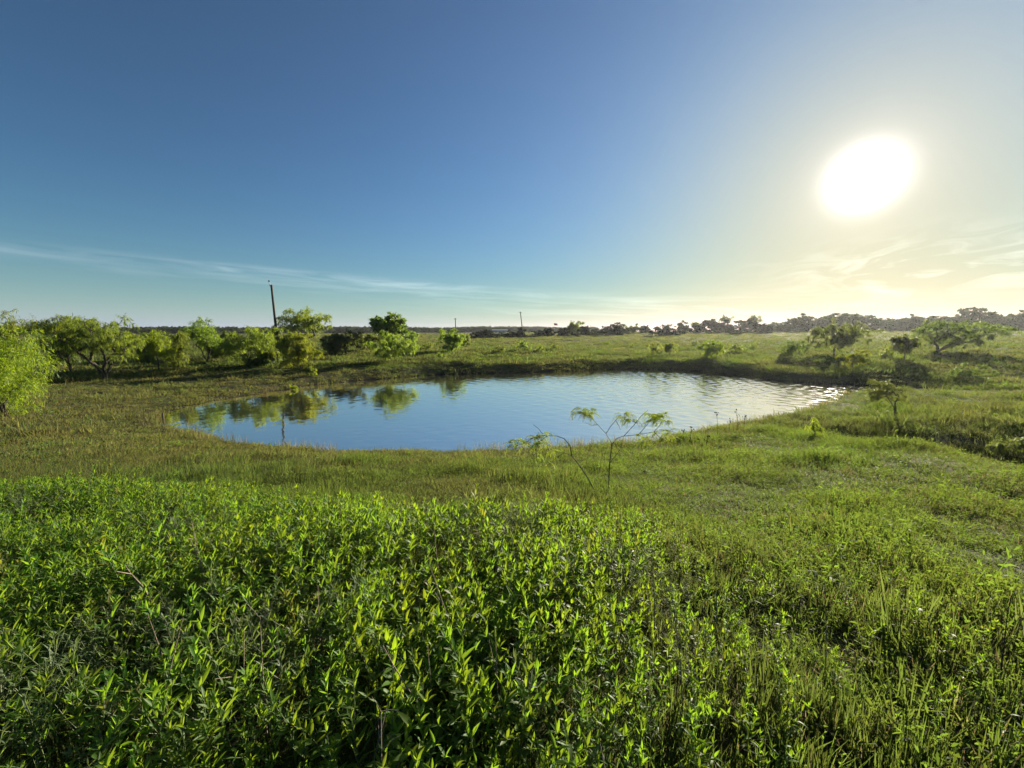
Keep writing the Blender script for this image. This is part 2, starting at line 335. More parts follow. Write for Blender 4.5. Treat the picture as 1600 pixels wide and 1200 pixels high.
def ground_mat():
    m, t = new_mat('ground'); L = t.links
    g = t.nodes.new('ShaderNodeNewGeometry')
    def nz(s, d=5):
        n = t.nodes.new('ShaderNodeTexNoise'); n.inputs['Scale'].default_value = s; n.inputs['Detail'].default_value = d; L.new(g.outputs['Position'], n.inputs['Vector']); return n.outputs[0]
    def mixc(f, a, b, lo, hi):
        r = t.nodes.new('ShaderNodeMapRange'); L.new(f, r.inputs[0]); r.inputs[1].default_value = lo; r.inputs[2].default_value = hi
        x = t.nodes.new('ShaderNodeMix'); x.data_type = 'RGBA'; L.new(r.outputs[0], x.inputs[0])
        for i, c in ((6, a), (7, b)):
            if isinstance(c, tuple): x.inputs[i].default_value = (*c, 1)
            else: L.new(c, x.inputs[i])
        return x.outputs[2]
    soil = mixc(nz(9, 6), (.030, .024, .016), (.085, .068, .045), .3, .7)
    moss = mixc(nz(3.5, 6), (.030, .042, .014), (.070, .070, .026), .3, .7)
    c = mixc(nz(.9, 6), soil, moss, .30, .50)
    sz = t.nodes.new('ShaderNodeSeparateXYZ'); L.new(g.outputs['Position'], sz.inputs[0])            # wet mud just above the waterline
    wet = t.nodes.new('ShaderNodeMath'); wet.operation = 'MULTIPLY_ADD'; L.new(nz(2.2, 4), wet.inputs[0]); wet.inputs[1].default_value = -.16; L.new(sz.outputs[2], wet.inputs[2])
    c = mixc(wet.outputs[0], (.026, .021, .015), c, WZ - .05, WZ + .06)
    b = t.nodes.new('ShaderNodeBsdfPrincipled'); b.inputs['Roughness'].default_value = .95; b.inputs['Specular IOR Level'].default_value = .1; L.new(c, b.inputs['Base Color'])
    bp = t.nodes.new('ShaderNodeBump'); bp.inputs['Strength'].default_value = .8; bp.inputs['Distance'].default_value = .05; L.new(nz(14, 8), bp.inputs['Height']); L.new(bp.outputs[0], b.inputs['Normal'])
    o = t.nodes.new('ShaderNodeOutputMaterial'); L.new(b.outputs[0], o.inputs[0]); return m
ground = link('ground', mesh_np('ground', np.stack([GX, GY, GZ], -1).reshape(-1, 3), gf, ground_mat(), True))
tag(ground, 'rolling grassy pasture ground dipping down to the pond', kind='structure')

# ------------------------------------------------------------------ pond
def water_mat():
    m, t = new_mat('pond_water'); L = t.links
    g = t.nodes.new('ShaderNodeNewGeometry')
    def nz(sc, d, st=(1, 1, 1), rot=0.0):
        mp = t.nodes.new('ShaderNodeMapping'); mp.inputs['Scale'].default_value = st; mp.inputs['Rotation'].default_value = (0, 0, rot); L.new(g.outputs['Position'], mp.inputs[0])
        n = t.nodes.new('ShaderNodeTexNoise'); n.inputs['Scale'].default_value = sc; n.inputs['Detail'].default_value = d; n.inputs['Distortion'].default_value = .4; L.new(mp.outputs[0], n.inputs['Vector']); return n.outputs[0]
    sx = t.nodes.new('ShaderNodeSeparateXYZ'); L.new(g.outputs['Position'], sx.inputs[0])
    # breeze ruffles the open right side, the left lies calm under the trees
    br = t.nodes.new('ShaderNodeMapRange'); L.new(sx.outputs[0], br.inputs[0]); br.inputs[1].default_value = -9; br.inputs[2].default_value = 10; br.inputs[3].default_value = .05; br.inputs[4].default_value = .22
    ptch = t.nodes.new('ShaderNodeMapRange'); L.new(nz(.16, 2, (.6, 1, 1)), ptch.inputs[0]); ptch.inputs[1].default_value = .35; ptch.inputs[2].default_value = .65; ptch.inputs[3].default_value = .55; ptch.inputs[4].default_value = 1.15
    st = t.nodes.new('ShaderNodeMath'); st.operation = 'MULTIPLY'; L.new(br.outputs[0], st.inputs[0]); L.new(ptch.outputs[0], st.inputs[1])
    a = nz(2.6, 4, (.8, 1.4, 1), .5); b_ = nz(9, 2, (.9, 1.2, 1), -.3)
    ad = t.nodes.new('ShaderNodeMath'); ad.operation = 'MULTIPLY_ADD'; L.new(b_, ad.inputs[0]); ad.inputs[1].default_value = .35; L.new(a, ad.inputs[2])
    bp = t.nodes.new('ShaderNodeBump'); bp.inputs['Distance'].default_value = .045; L.new(st.outputs[0], bp.inputs['Strength']); L.new(ad.outputs[0], bp.inputs['Height'])
    df = t.nodes.new('ShaderNodeBsdfDiffuse'); df.inputs['Color'].default_value = (.13, .13, .11, 1)
    gl = t.nodes.new('ShaderNodeBsdfGlossy'); gl.inputs['Roughness'].default_value = .022; gl.inputs['Color'].default_value = (1, .965, .905, 1); L.new(bp.outputs[0], gl.inputs['Normal'])
    lw = t.nodes.new('ShaderNodeFresnel'); lw.inputs['IOR'].default_value = 1.75; L.new(bp.outputs[0], lw.inputs['Normal'])
    rr = t.nodes.new('ShaderNodeMapRange'); L.new(lw.outputs[0], rr.inputs[0]); rr.inputs[1].default_value = .05; rr.inputs[2].default_value = .55; rr.inputs[3].default_value = .84; rr.inputs[4].default_value = .96
    mx = t.nodes.new('ShaderNodeMixShader'); L.new(rr.outputs[0], mx.inputs[0]); L.new(df.outputs[0], mx.inputs[1]); L.new(gl.outputs[0], mx.inputs[2])
    o = t.nodes.new('ShaderNodeOutputMaterial'); L.new(mx.outputs[0], o.inputs[0]); return m
# the surface is a fine sheet of real wavelets: nearly calm on the left, ruffled on the open right
wx = np.arange(SH[:, 0].min() - 1, SH[:, 0].max() + 1, .075); wy = np.concatenate([np.arange(SH[:, 1].min() - 1, 22, .075), np.arange(22, SH[:, 1].max() + 1, .11)])
WX, WY = np.meshgrid(wx, wy); hgt = np.zeros_like(WX); wr_ = np.random.default_rng(5)
for _ in range(44):
    lam = .17 * (.95 / .17) ** (wr_.random() ** 1.2); th = R(225) + wr_.normal() * .75; k_ = 2 * math.pi / lam
    hgt += math.sqrt(2) / k_ * np.sin(k_ * (WX * math.cos(th) + WY * math.sin(th)) + wr_.random() * 6.283) * (.6 + .8 * vnoise(WX, WY, 1.5 + 2 * wr_.random(), _)) * wr_.uniform(.6, 1.3)
slope = (.010 + .030 * sst(WX + .25 * (WY - 20), -9, 8) + .055 * sst(WX, 2, 16)) * (.45 + 1.1 * vnoise(WX + WY * .3, WY * 1.6, 4.5, 51))
hgt *= slope / math.sqrt(44)
nwx, nwy = len(wx), len(wy); wi = (np.arange(nwy - 1)[:, None] * nwx + np.arange(nwx - 1)[None, :]); wf = np.stack([wi, wi + 1, wi + nwx + 1, wi + nwx], -1).reshape(-1, 4)
keepf = (interp(GZ, WX, WY) < WZ + .10).ravel()[wf].any(1) & (sdist(WX[::4, ::4], WY[::4, ::4], SH).repeat(4, 0)[:nwy].repeat(4, 1)[:, :nwx].ravel()[wf] < 1.2).any(1)
wf = wf[keepf]; used = np.unique(wf); remap = np.zeros(nwx * nwy, int); remap[used] = np.arange(len(used))
water = link('pond_water', mesh_np('pond_water', np.stack([WX, WY, WZ + hgt], -1).reshape(-1, 3)[used], remap[wf], water_mat(), True))
tag(water, 'blue grey pond water with ripples and sun glitter', kind='structure')

# ------------------------------------------------------------------ trees
def skeleton(rs, H, Wd, nstem=1, nclump=40, lo=.35, lean=(0, 0), stem_top=.42, spread=.16, shell=2.0, flat=.9, seed_=0.0):
    """nodes with parents; returns positions, parents, clump node ids"""
    P = [np.zeros(3)]; par = [-1]
    lean = np.array([lean[0], lean[1], 0.0])
    for s in range(nstem):
        a = 2 * math.pi * (s + rs.random() * .6) / nstem + 0.4
        o = np.array([math.cos(a), math.sin(a), 0]) * spread * Wd * (1 if nstem > 1 else .25)
        prev = 0; top = o * rs.uniform(.8, 1.2) + lean * .5 + np.array([0, 0, H * stem_top * rs.uniform(.85, 1.1)])
        for q in (.25, .5, .75, 1.0):
            p = top * q; p = p + np.array([*(o[:2] * (math.sin(q * 3.1) * -.25)), 0]) + rs.normal(size=3) * .02 * H * q
            P.append(p); par.append(prev); prev = len(P) - 1
    zc = H * (lo + (1 - lo) * .48); rz = H * (1 - lo) * .5
    C = []
    while len(C) < nclump:
        d = rs.normal(size=3); d /= np.linalg.norm(d); r = rs.random() ** (1 / shell)
        p = np.array([d[0] * Wd * .46 * r, d[1] * Wd * .46 * r * flat, zc + d[2] * rz * r * .93]) + lean
        k_ = .72 + .62 * vnoise(math.atan2(p[1], p[0]) * 2 + seed_ * 3.7, p[2] / H * 3, 1.0, 5)
        p[:2] *= k_; p[2] = H * lo + (p[2] - H * lo) * (.80 + .42 * vnoise(p[0] / Wd * 5 + seed_, p[1] / Wd * 5, 1.0, 8))
        C.append(p)
    C.sort(key=lambda c: np.linalg.norm(c - np.array([0, 0, H * stem_top])))
    ids = []
    for c in C:
        A = np.array(P); dd = np.linalg.norm(A - c, axis=1) + np.maximum(0, A[:, 2] - c[2] + .03 * H) * 1.2 + (A[:, 2] < .18 * H) * .6 * H
        j = int(np.argmin(dd)); prev = j
        for q in (.4, .75, 1.0):
            p = A[j] * (1 - q) + c * q + rs.normal(size=3) * .022 * H * (q < 1) + np.array([0, 0, .05 * H * math.sin(q * math.pi)])
            P.append(p); par.append(prev); prev = len(P) - 1
        ids.append(prev)
    return np.array(P), par, ids
def tree_meshes(seed, H, Wd, leafmat, nstem=1, nclump=40, nfrond=6000, L=.12, W=.03, cr=.13, droop=.5, r0=.05, lo=.35, lean=(0, 0), stem_top=.42, spread=.16,
                down=.25, barkmat=None, shell=2.0, name='tree', flat=.9, gap=0.0):
    rs = np.random.default_rng(seed)
    if name not in ('oak', 'juniper'): nclump = int(nclump * 1.7); nfrond = int(nfrond * 1.4); W *= .78; cr *= .75; r0 *= .75
    P, par, ids = skeleton(rs, H, Wd, nstem, nclump, lo, lean, stem_top, spread, shell, flat, seed % 97 * .31)
    cnt = np.zeros(len(P))
    for i in ids:
        j = i
        while j >= 0: cnt[j] += 1; j = par[j]
    rad = r0 * np.maximum(cnt, .4) ** .5 / max(1, (nclump / nstem)) ** .5
    rad[0] = r0 * 1.15
    rad = np.maximum(rad, r0 * .10)
    tq = Q()
    for i in range(1, len(P)):
        a, b = P[par[i]], P[i]
        ra = min(rad[par[i]], rad[i] * 1.35) if par[i] != 0 else rad[i] * 1.25
        big = rad[i] > r0 * .3
        tq.tube([a - (b - a) * .03, (a + b) / 2 + rs.normal(size=3) * .004 * H, b], [ra, (ra + rad[i]) / 2, rad[i] * .95], 6 if big else 4)
    cq = Q()
    per = rs.random(len(ids)) ** .7 + .35; per /= per.sum()
    for c, w in zip(ids, per):
        n = max(4, int(nfrond * w)); rr = cr * H * rs.uniform(.7, 1.25)
        # fronds sit along short twigs round the clump
        nt_ = max(2, n // 22); tw = rs.normal(size=(nt_, 3)); tw /= np.linalg.norm(tw, axis=1)[:, None]; tw[:, 2] = tw[:, 2] * .7 + .05
        k = rs.integers(0, nt_, n); q = rs.random(n) ** .6
        pos = P[c] + tw[k] * (q * rr * 1.3)[:, None] + rs.normal(size=(n, 3)) * rr * .13
        pos[:, 2] -= (q ** 2) * rr * droop * .6
        dv = tw[k] * .55 + rs.normal(size=(n, 3)) * .55 + np.array([0, 0, -down])
        keep = pos[:, 2] > .05
        cq.fronds(pos[keep], dv[keep], (L * rs.uniform(.6, 1.3, n))[keep], (W * rs.uniform(.7, 1.3, n))[keep], droop)
    return tq.mesh(name + '_trunk', barkmat or MAT['bark']), cq.mesh(name + '_crown', leafmat)
def put_tree(name, label, cat, meshes, loc, rz=0.0, s=1.0, group=None, sz=None):
    o = empty(name, (float(loc[0]), float(loc[1]), float(loc[2]) - .03), rz, s)
    if sz is not None: o.scale = (s, s, sz)
    tag(o, label, cat, group)
    link('trunk', meshes[0], o); link('crown', meshes[1], o)
    return o
def px_tree(label, bx, by, top, x0, x1, mat, nm='mesquite_tree', cat='tree', group=None, Y=None, dx=0.0, **kw):
    p = place(bx, by) if Y is None else at(bx, by, Y)
    if Y is not None: p[2] = gz(p[0], p[1])
    d = depth(p)
    # pixel heights to metres at that depth
    H = (by - top) * d / F * 1.0
    if Y is not None: H = at(bx, top, Y)[2] - p[2]
    W = (x1 - x0) * d / F / max(1.0, math.hypot(1, .0))
    lean = (((x0 + x1) / 2 - bx) * d / F, 0)
    meshes = tree_meshes(int(bx * 7 + top), H, W, MAT[mat], lean=lean, name=nm, **kw)
    return put_tree(nm, label, cat, meshes, p, group=group)
MG = 'mesquite trees round the pond'
px_tree('bright yellow green mesquite with hanging foliage cut by the left edge', 10, 652, 500, -70, 74, 'mesq_bright', group=MG, nstem=3, nclump=60, nfrond=17000, L=.11, W=.022, lo=.04, droop=.45, r0=.045, stem_top=.3, cr=.15)
px_tree('darker mesquite top rising behind the bright tree at the left edge', 8, 606, 487, -45, 50, 'mesq', group=MG, nstem=2, nclump=34, nfrond=7000, L=.12, W=.028, lo=.3)
px_tree('broad mesquite with several dark trunks fanning from one base', 165, 593, 487, 92, 238, 'mesq', group=MG, nstem=5, nclump=64, nfrond=12000, L=.13, W=.030, lo=.30, r0=.075, spread=.20, stem_top=.40, cr=.12)
px_tree('dusky open mesquite standing behind the many-trunked one', 112, 583, 484, 64, 142, 'mesq', group=MG, nstem=2, nclump=36, nfrond=6500, L=.13, W=.034, lo=.36, r0=.06)
px_tree('small yellow mesquite on one straight dark trunk', 248, 583, 511, 224, 274, 'mesq_bright', group=MG, nstem=1, nclump=26, nfrond=4600, L=.13, W=.034, lo=.33, r0=.05, cr=.15)
px_tree('drooping mesquite whose foliage nearly sweeps the grass beside the yellow one', 281, 578, 508, 256, 302, 'mesq', group=MG, nstem=1, nclump=28, nfrond=5000, L=.13, W=.034, lo=.08, droop=.9, r0=.04)
px_tree('leaning dark limbed mesquite with a flat sparse top', 324, 570, 503, 285, 352, 'mesq', group=MG, nstem=2, nclump=34, nfrond=4800, L=.13, W=.034, lo=.40, r0=.06, stem_top=.5)
px_tree('full round mesquite just short of the leaning pole', 386, 572, 504, 338, 438, 'mesq', group=MG, nstem=3, nclump=46, nfrond=9000, L=.14, W=.036, lo=.16, r0=.045)
px_tree('tall airy tree with see-through crown right of the leaning pole', 476, 566, 480, 436, 524, 'mesq', 'tall_tree', group=None, Y=36, nstem=2, nclump=44, nfrond=6500, L=.17, W=.05, lo=.45, r0=.08, stem_top=.45)
px_tree('low bushy mesquite in front of the tall airy tree', 470, 577, 519, 432, 508, 'mesq_bright', group=MG, nstem=3, nclump=40, nfrond=7500, L=.14, W=.036, lo=.10, droop=.8, r0=.04)
px_tree('dark thin mesquite with crooked trunk between two fuller trees', 541, 557, 514, 504, 584, 'mesq_dull', group=MG, nstem=2, nclump=34, nfrond=5200, L=.16, W=.045, lo=.28, r0=.06)
px_tree('dense dark green tree taller than its neighbours above the bank', 608, 556, 489, 578, 640, 'elm', 'dense_tree', Y=38, nstem=1, nclump=50, nfrond=9000, L=.22, W=.09, lo=.42, r0=.09, cr=.12, droop=.2, down=-.1)
px_tree('pale feathery mesquite in front of the dense dark tree', 601, 566, 517, 572, 648, 'mesq', group=MG, nstem=2, nclump=40, nfrond=6500, L=.15, W=.036, lo=.18, r0=.045, droop=.8)
px_tree('lone bright bushy mesquite by the far shore near mid-picture', 706, 552, 507, 686, 728, 'mesq', group=MG, nstem=4, nclump=34, nfrond=6000, L=.17, W=.05, lo=.12, r0=.05)
px_tree('low green bush on the right foot of the lone bright mesquite', 729, 541, 523, 720, 739, 'mesq', 'bush', 'bush', nstem=3, nclump=16, nfrond=1500, L=.2, W=.06, lo=.1)
px_tree('slim pale tree behind the feathery mesquite, at the edge of the open field', 645, 541, 513, 630, 654, 'mesq', nstem=2, nclump=18, nfrond=2200, L=.2, W=.06, lo=.2)
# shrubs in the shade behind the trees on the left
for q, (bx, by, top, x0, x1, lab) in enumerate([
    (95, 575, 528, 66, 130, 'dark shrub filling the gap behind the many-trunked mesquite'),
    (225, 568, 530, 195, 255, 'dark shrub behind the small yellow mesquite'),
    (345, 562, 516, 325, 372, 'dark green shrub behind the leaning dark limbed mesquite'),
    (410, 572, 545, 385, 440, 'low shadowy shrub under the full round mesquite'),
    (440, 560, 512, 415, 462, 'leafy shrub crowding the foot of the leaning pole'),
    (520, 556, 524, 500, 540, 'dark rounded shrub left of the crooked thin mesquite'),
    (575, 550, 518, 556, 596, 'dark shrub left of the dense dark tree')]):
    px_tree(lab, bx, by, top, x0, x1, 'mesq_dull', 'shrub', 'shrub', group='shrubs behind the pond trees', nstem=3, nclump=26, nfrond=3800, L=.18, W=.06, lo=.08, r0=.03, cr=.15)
RG = 'mesquites scattered over the right field'
px_tree('round headed mesquite on a thin trunk below the right skyline trees', 1302, 557, 500, 1262, 1352, 'mesq_dull', group=RG, nstem=1, nclump=56, nfrond=5200, L=.20, W=.055, lo=.24, r0=.08, cr=.12, stem_top=.36)
px_tree('small sapling mesquite beyond the bright tip of the pond', 1332, 586, 544, 1312, 1352, 'mesq', group=RG, nstem=1, nclump=16, nfrond=1300, L=.14, W=.036, lo=.34, r0=.03)
px_tree('upright mesquite with slender stem in the right field', 1412, 566, 514, 1388, 1440, 'mesq_dull', group=RG, nstem=1, nclump=34, nfrond=2400, L=.18, W=.05, lo=.3, r0=.06)
px_tree('wide mesquite with limbs sprawling to the right on the right field', 1462, 552, 497, 1432, 1560, 'mesq_dull', group=RG, nstem=4, nclump=60, nfrond=6500, L=.20, W=.055, lo=.25, r0=.09, spread=.22)
px_tree('stubby young mesquite standing alone above the far bank', 1112, 562, 528, 1088, 1134, 'mesq', group=RG, nstem=2, nclump=26, nfrond=3000, L=.16, W=.045, lo=.22, r0=.05)
px_tree('thin young mesquite left of the stubby one above the far bank', 1046, 556, 530, 1028, 1062, 'mesq', group=RG, nstem=2, nclump=18, nfrond=1500, L=.17, W=.045, lo=.25, r0=.03)
px_tree('twiggy seedling mesquite nearest the dark far bank', 1021, 559, 533, 1008, 1034, 'mesq', group=RG, nstem=2, nclump=12, nfrond=800, L=.17, W=.045, lo=.3, r0=.025)
px_tree('faint bushy mesquite left of the round headed one', 1240, 562, 530, 1216, 1264, 'mesq_dull', group=RG, nstem=2, nclump=24, nfrond=1300, L=.17, W=.045, lo=.2, r0=.04)
px_tree('pale low shrub on the slope above the right hollow', 1505, 596, 564, 1478, 1540, 'mesq_dull', 'shrub', 'shrub', nstem=3, nclump=24, nfrond=1500, L=.13, W=.035, lo=.12, r0=.025)
px_tree('flat topped young mesquite on a thin stem by the pond tip', 1400, 652, 591, 1352, 1412, 'mesq_dull', group=RG, nstem=2, nclump=20, nfrond=1300, L=.10, W=.022, lo=.42, r0=.022, stem_top=.5)
px_tree('spindly sapling with drooping tips on the near right crest', 1271, 702, 652, 1250, 1292, 'mesq', 'mesquite_sapling', 'sapling', Y=9.2, nstem=1, nclump=6, nfrond=200, L=.09, W=.018, lo=.38, r0=.012, droop=.8)
px_tree('leafy green bush in the ditch at the right edge', 1588, 728, 680, 1552, 1640, 'mesq_dull', 'bush', 'bush', Y=8.6, nstem=4, nclump=30, nfrond=2600, L=.08, W=.02, lo=.05, r0=.015)
px_tree('tiny bright sapling rooted on the brown far left bank', 488, 588, 571, 480, 498, 'mesq_bright', 'sapling', 'sapling', nstem=2, nclump=8, nfrond=260, L=.12, W=.04, lo=.2, r0=.015)
px_tree('tiny sapling at the waterline of the far left bank', 458, 611, 599, 452, 466, 'mesq_bright', 'sapling', 'sapling', nstem=2, nclump=6, nfrond=160, L=.11, W=.035, lo=.2, r0=.012)

# far dark junipers, each a thing; four shapes shared
JM = [tree_meshes(300 + i, 3.0, w, MAT['juniper'], nstem=2, nclump=nc, nfrond=2600, L=.34, W=.18, cr=.14, droop=.1, r0=.1, lo=-.08, down=-.25, shell=3.0, name='juniper', stem_top=.3) for i, (w, nc) in enumerate([(3.4, 46), (4.4, 60), (3.0, 36), (3.8, 46)])]
JW = [3.4, 4.4, 3.0, 3.8]
jl = [(760, 536, 516, 42, 'big dark juniper mound beside the white house'), (795, 531, 517, 24, 'dark juniper right of the white house gap'), (812, 529, 513, 15, 'narrow dark juniper at the foot of the slim far pole'),
 (829, 534, 523, 28, 'low ragged dark bush on the near edge of the far field'), (857, 523, 513, 24, 'dark juniper below the flag'), (842, 522, 515, 18, 'small juniper left of the flag'), (880, 521, 513, 22, 'grey green juniper right of the flag'), (899, 526, 516, 13, 'ball shaped dark juniper standing in front of a pale green tree'),
 (913, 523, 510, 22, 'spreading dark juniper beside the pale green field tree'), (932, 522, 513, 18, 'small low juniper in the middle of the field line'), (966, 523, 506, 28, 'plump dark juniper left of a lighter rounded tree'), (949, 521, 508, 18, 'juniper tucked left of the plump dark one'),
 (1007, 519, 509, 18, 'modest juniper on the field crest left of the widest one'), (1040, 525, 507, 40, 'widest dark juniper standing forward of the crest row'), (1068, 519, 503, 18, 'tall narrow juniper just right of the widest one'), (1088, 518, 507, 18, 'juniper with ragged top on the crest'),
 (1108, 518, 500, 34, 'high domed dark juniper on the crest'), (1147, 526, 511, 22, 'dark juniper standing forward below the crest'), (1135, 518, 502, 20, 'juniper right of the high domed one'), (1168, 518, 498, 36, 'broad dark juniper under a thin bare top'), (1192, 523, 507, 20, 'round juniper at the start of the right treeline')]
for i, (cx, by, top, w, lab) in enumerate(jl):
    Yj = 88 if by > 524 else (98 if by > 520 else 112)
    p = at(cx, by, Yj); p[2] = gz(p[0], p[1]); Hh = at(cx, top, Yj)[2] - p[2]; k = i % 4
    W = w * Yj / F; o = put_tree('juniper_bush', lab, 'bush', JM[k], p, i * 1.7, W / JW[k] * 1.2, 'dark junipers across the far field', sz=Hh / 3.0)
# pale trees among the junipers
px_tree('pale green spreading tree among dark junipers right of the flag', 897, 522, 500, 880, 916, 'mesq', Y=100, nstem=2, nclump=26, nfrond=2200, L=.5, W=.16, lo=.2, r0=.1)
px_tree('lighter rounded tree on the crest between two junipers', 988, 519, 506, 974, 1004, 'mesq_dull', Y=112, nstem=2, nclump=24, nfrond=2200, L=.5, W=.18, lo=.1, r0=.1)
px_tree('thin tree with two tufts poking above the crest junipers', 1131, 518, 492, 1122, 1142, 'mesq_dull', Y=114, nstem=2, nclump=12, nfrond=500, L=.45, W=.16, lo=.55, r0=.09, stem_top=.6)
px_tree('thin tree with open top above the broad crest juniper', 1177, 518, 490, 1165, 1190, 'mesq_dull', Y=114, nstem=2, nclump=14, nfrond=620, L=.45, W=.16, lo=.5, r0=.09, stem_top=.6)
px_tree('spindly tree top left of the high domed juniper', 1086, 518, 500, 1078, 1094, 'mesq_dull', Y=116, nstem=1, nclump=10, nfrond=380, L=.45, W=.16, lo=.5, r0=.08, stem_top=.6)
# right skyline: oaks
OM = [tree_meshes(400 + i, 5.0, w, MAT['oak'], nstem=ns, nclump=170, nfrond=11000, L=.40, W=.22, cr=.085, droop=.1, r0=.2, lo=-.06, down=-.15, shell=2.8, name='oak', stem_top=.35) for i, (w, ns) in enumerate([(8.0, 2), (10.0, 3), (7.0, 2), (9.0, 2)])]
OW = [8.0, 10.0, 7.0, 9.0]
ol = [(1216, 519, 503, 56, 'low dark oak starting the right skyline'), (1252, 517, 490, 48, 'dark oak behind the round headed mesquite, left of a taller one'), (1307, 516, 487, 62, 'tall domed oak behind the round headed mesquite'), (1282, 517, 499, 44, 'low oak joining two taller skyline oaks'),
 (1358, 515, 492, 52, 'smooth domed oak right of the tall one'), (1396, 515, 497, 44, 'low oak in the dip of the right skyline'), (1420, 515, 491, 46, 'bushy topped oak in the middle of the right skyline'), (1462, 516, 492, 58, 'long low oak left of the highest one'), (1492, 517, 497, 44, 'small oak against the foot of the highest one'), (1524, 518, 480, 62, 'highest oak of the right skyline'),
 (1560, 520, 492, 44, 'oak filling the skyline right of the highest one'), (1586, 524, 485, 54, 'dark oak near the right edge of the skyline'), (1622, 518, 490, 60, 'oak cut by the right edge of the picture')]
for i, (cx, by, top, w, lab) in enumerate(ol):
    Yj = 112; p = at(cx, by, Yj); p[2] = gz(p[0], p[1]); Hh = at(cx, top, Yj)[2] - p[2]; k = (i * 3 + i // 4) % 4
    W = w * Yj / F; put_tree('oak_tree', lab, 'tree', OM[k], p, i * 1.3, W / OW[k] * 1.2, 'oaks along the right skyline', sz=Hh / 5.4)

# ------------------------------------------------------------------ scatter helper (ground cover)
def scatter(name, pts, rot, sc, idx, protos, label):
    coll = bpy.data.collections.new(name + '_source')
    for i, me in enumerate(protos):
        o = bpy.data.objects.new(f'{name}_source_{i:02d}', me); coll.objects.link(o)
    me = bpy.data.meshes.new(name); n = len(pts)
    me.vertices.add(n); me.vertices.foreach_set('co', np.asarray(pts, np.float32).ravel())
    a = me.attributes.new('rot', 'FLOAT_VECTOR', 'POINT'); a.data.foreach_set('vector', np.asarray(rot, np.float32).ravel())
    a = me.attributes.new('sc', 'FLOAT_VECTOR', 'POINT'); a.data.foreach_set('vector', np.asarray(sc, np.float32).ravel())
    a = me.attributes.new('idx', 'INT', 'POINT'); a.data.foreach_set('value', np.asarray(idx, np.int32))
    ob = link(name, me)
    g = bpy.data.node_groups.new(name + '_nodes', 'GeometryNodeTree')
    g.interface.new_socket('Geometry', in_out='INPUT', socket_type='NodeSocketGeometry'); g.interface.new_socket('Geometry', in_out='OUTPUT', socket_type='NodeSocketGeometry')
    gi = g.nodes.new('NodeGroupInput'); go = g.nodes.new('NodeGroupOutput')
    ci = g.nodes.new('GeometryNodeCollectionInfo'); ci.inputs['Collection'].default_value = coll; ci.inputs['Separate Children'].default_value = True; ci.inputs['Reset Children'].default_value = True
    ip = g.nodes.new('GeometryNodeInstanceOnPoints'); ip.inputs['Pick Instance'].default_value = True
    def na(nm, ty):
        x = g.nodes.new('GeometryNodeInputNamedAttribute'); x.data_type = ty; x.inputs['Name'].default_value = nm
        return x.outputs[0]
    e2r = g.nodes.new('FunctionNodeEulerToRotation'); g.links.new(na('rot', 'FLOAT_VECTOR'), e2r.inputs[0])
    g.links.new(gi.outputs[0], ip.inputs['Points']); g.links.new(ci.outputs[0], ip.inputs['Instance'])
    g.links.new(na('idx', 'INT'), ip.inputs['Instance Index']); g.links.new(e2r.outputs[0], ip.inputs['Rotation']); g.links.new(na('sc', 'FLOAT_VECTOR'), ip.inputs['Scale'])
    g.links.new(ip.outputs[0], go.inputs[0])
    md = ob.modifiers.new('scatter', 'NODES'); md.node_group = g
    tag(ob, label, kind='stuff')
    return ob
def tuft(n, h, w, rad, lean, mat, name='tuft', curve=.5):
    q = Q(); rs = rng
    a = rs.random(n) * 2 * math.pi; r = rad * rs.random(n) ** .5
    P = np.stack([np.cos(a) * r, np.sin(a) * r, np.full(n, -.01)], 1)
    b = a + rs.normal(size=n) * .8
    ln = np.abs(rs.normal(size=n)) * lean
    Dv = np.stack([np.cos(b) * ln, np.sin(b) * ln, np.ones(n)], 1)
    L = h * rs.uniform(.45, 1.15, n)
    q.fronds(P, Dv, L, w * rs.uniform(.7, 1.3, n), curve * .5)
    return q.mesh(name, mat)
def sprig(nst, h, leaf, lw, rad, mat, name='sprig', every=.018, up=.5):
    q = Q(); rs = rng
    for s in range(nst):
        a = rs.random() * 6.283; r = rad * rs.random() ** .5; p0 = np.array([math.cos(a) * r, math.sin(a) * r, -.01])
        d = np.array([rs.normal() * .25, rs.normal() * .25, 1.0]); hh = h * rs.uniform(.5, 1.1)
        n = max(4, int(hh / every)); t = np.linspace(.12, 1, n)
        P = p0 + d * (hh * t)[:, None]; ph = np.arange(n) * 2.4 + rs.random() * 6
        sl = np.where(t > .85, 1.6, up)
        Dv = np.stack([np.cos(ph), np.sin(ph), sl], 1)
        q.fronds(P, Dv, leaf * (1.1 - .45 * t) * rs.uniform(.7, 1.2, n), lw, .25)
        q.fronds(p0[None], d[None], np.array([hh]), np.array([.004]), 0)
    return q.mesh(name, mat)

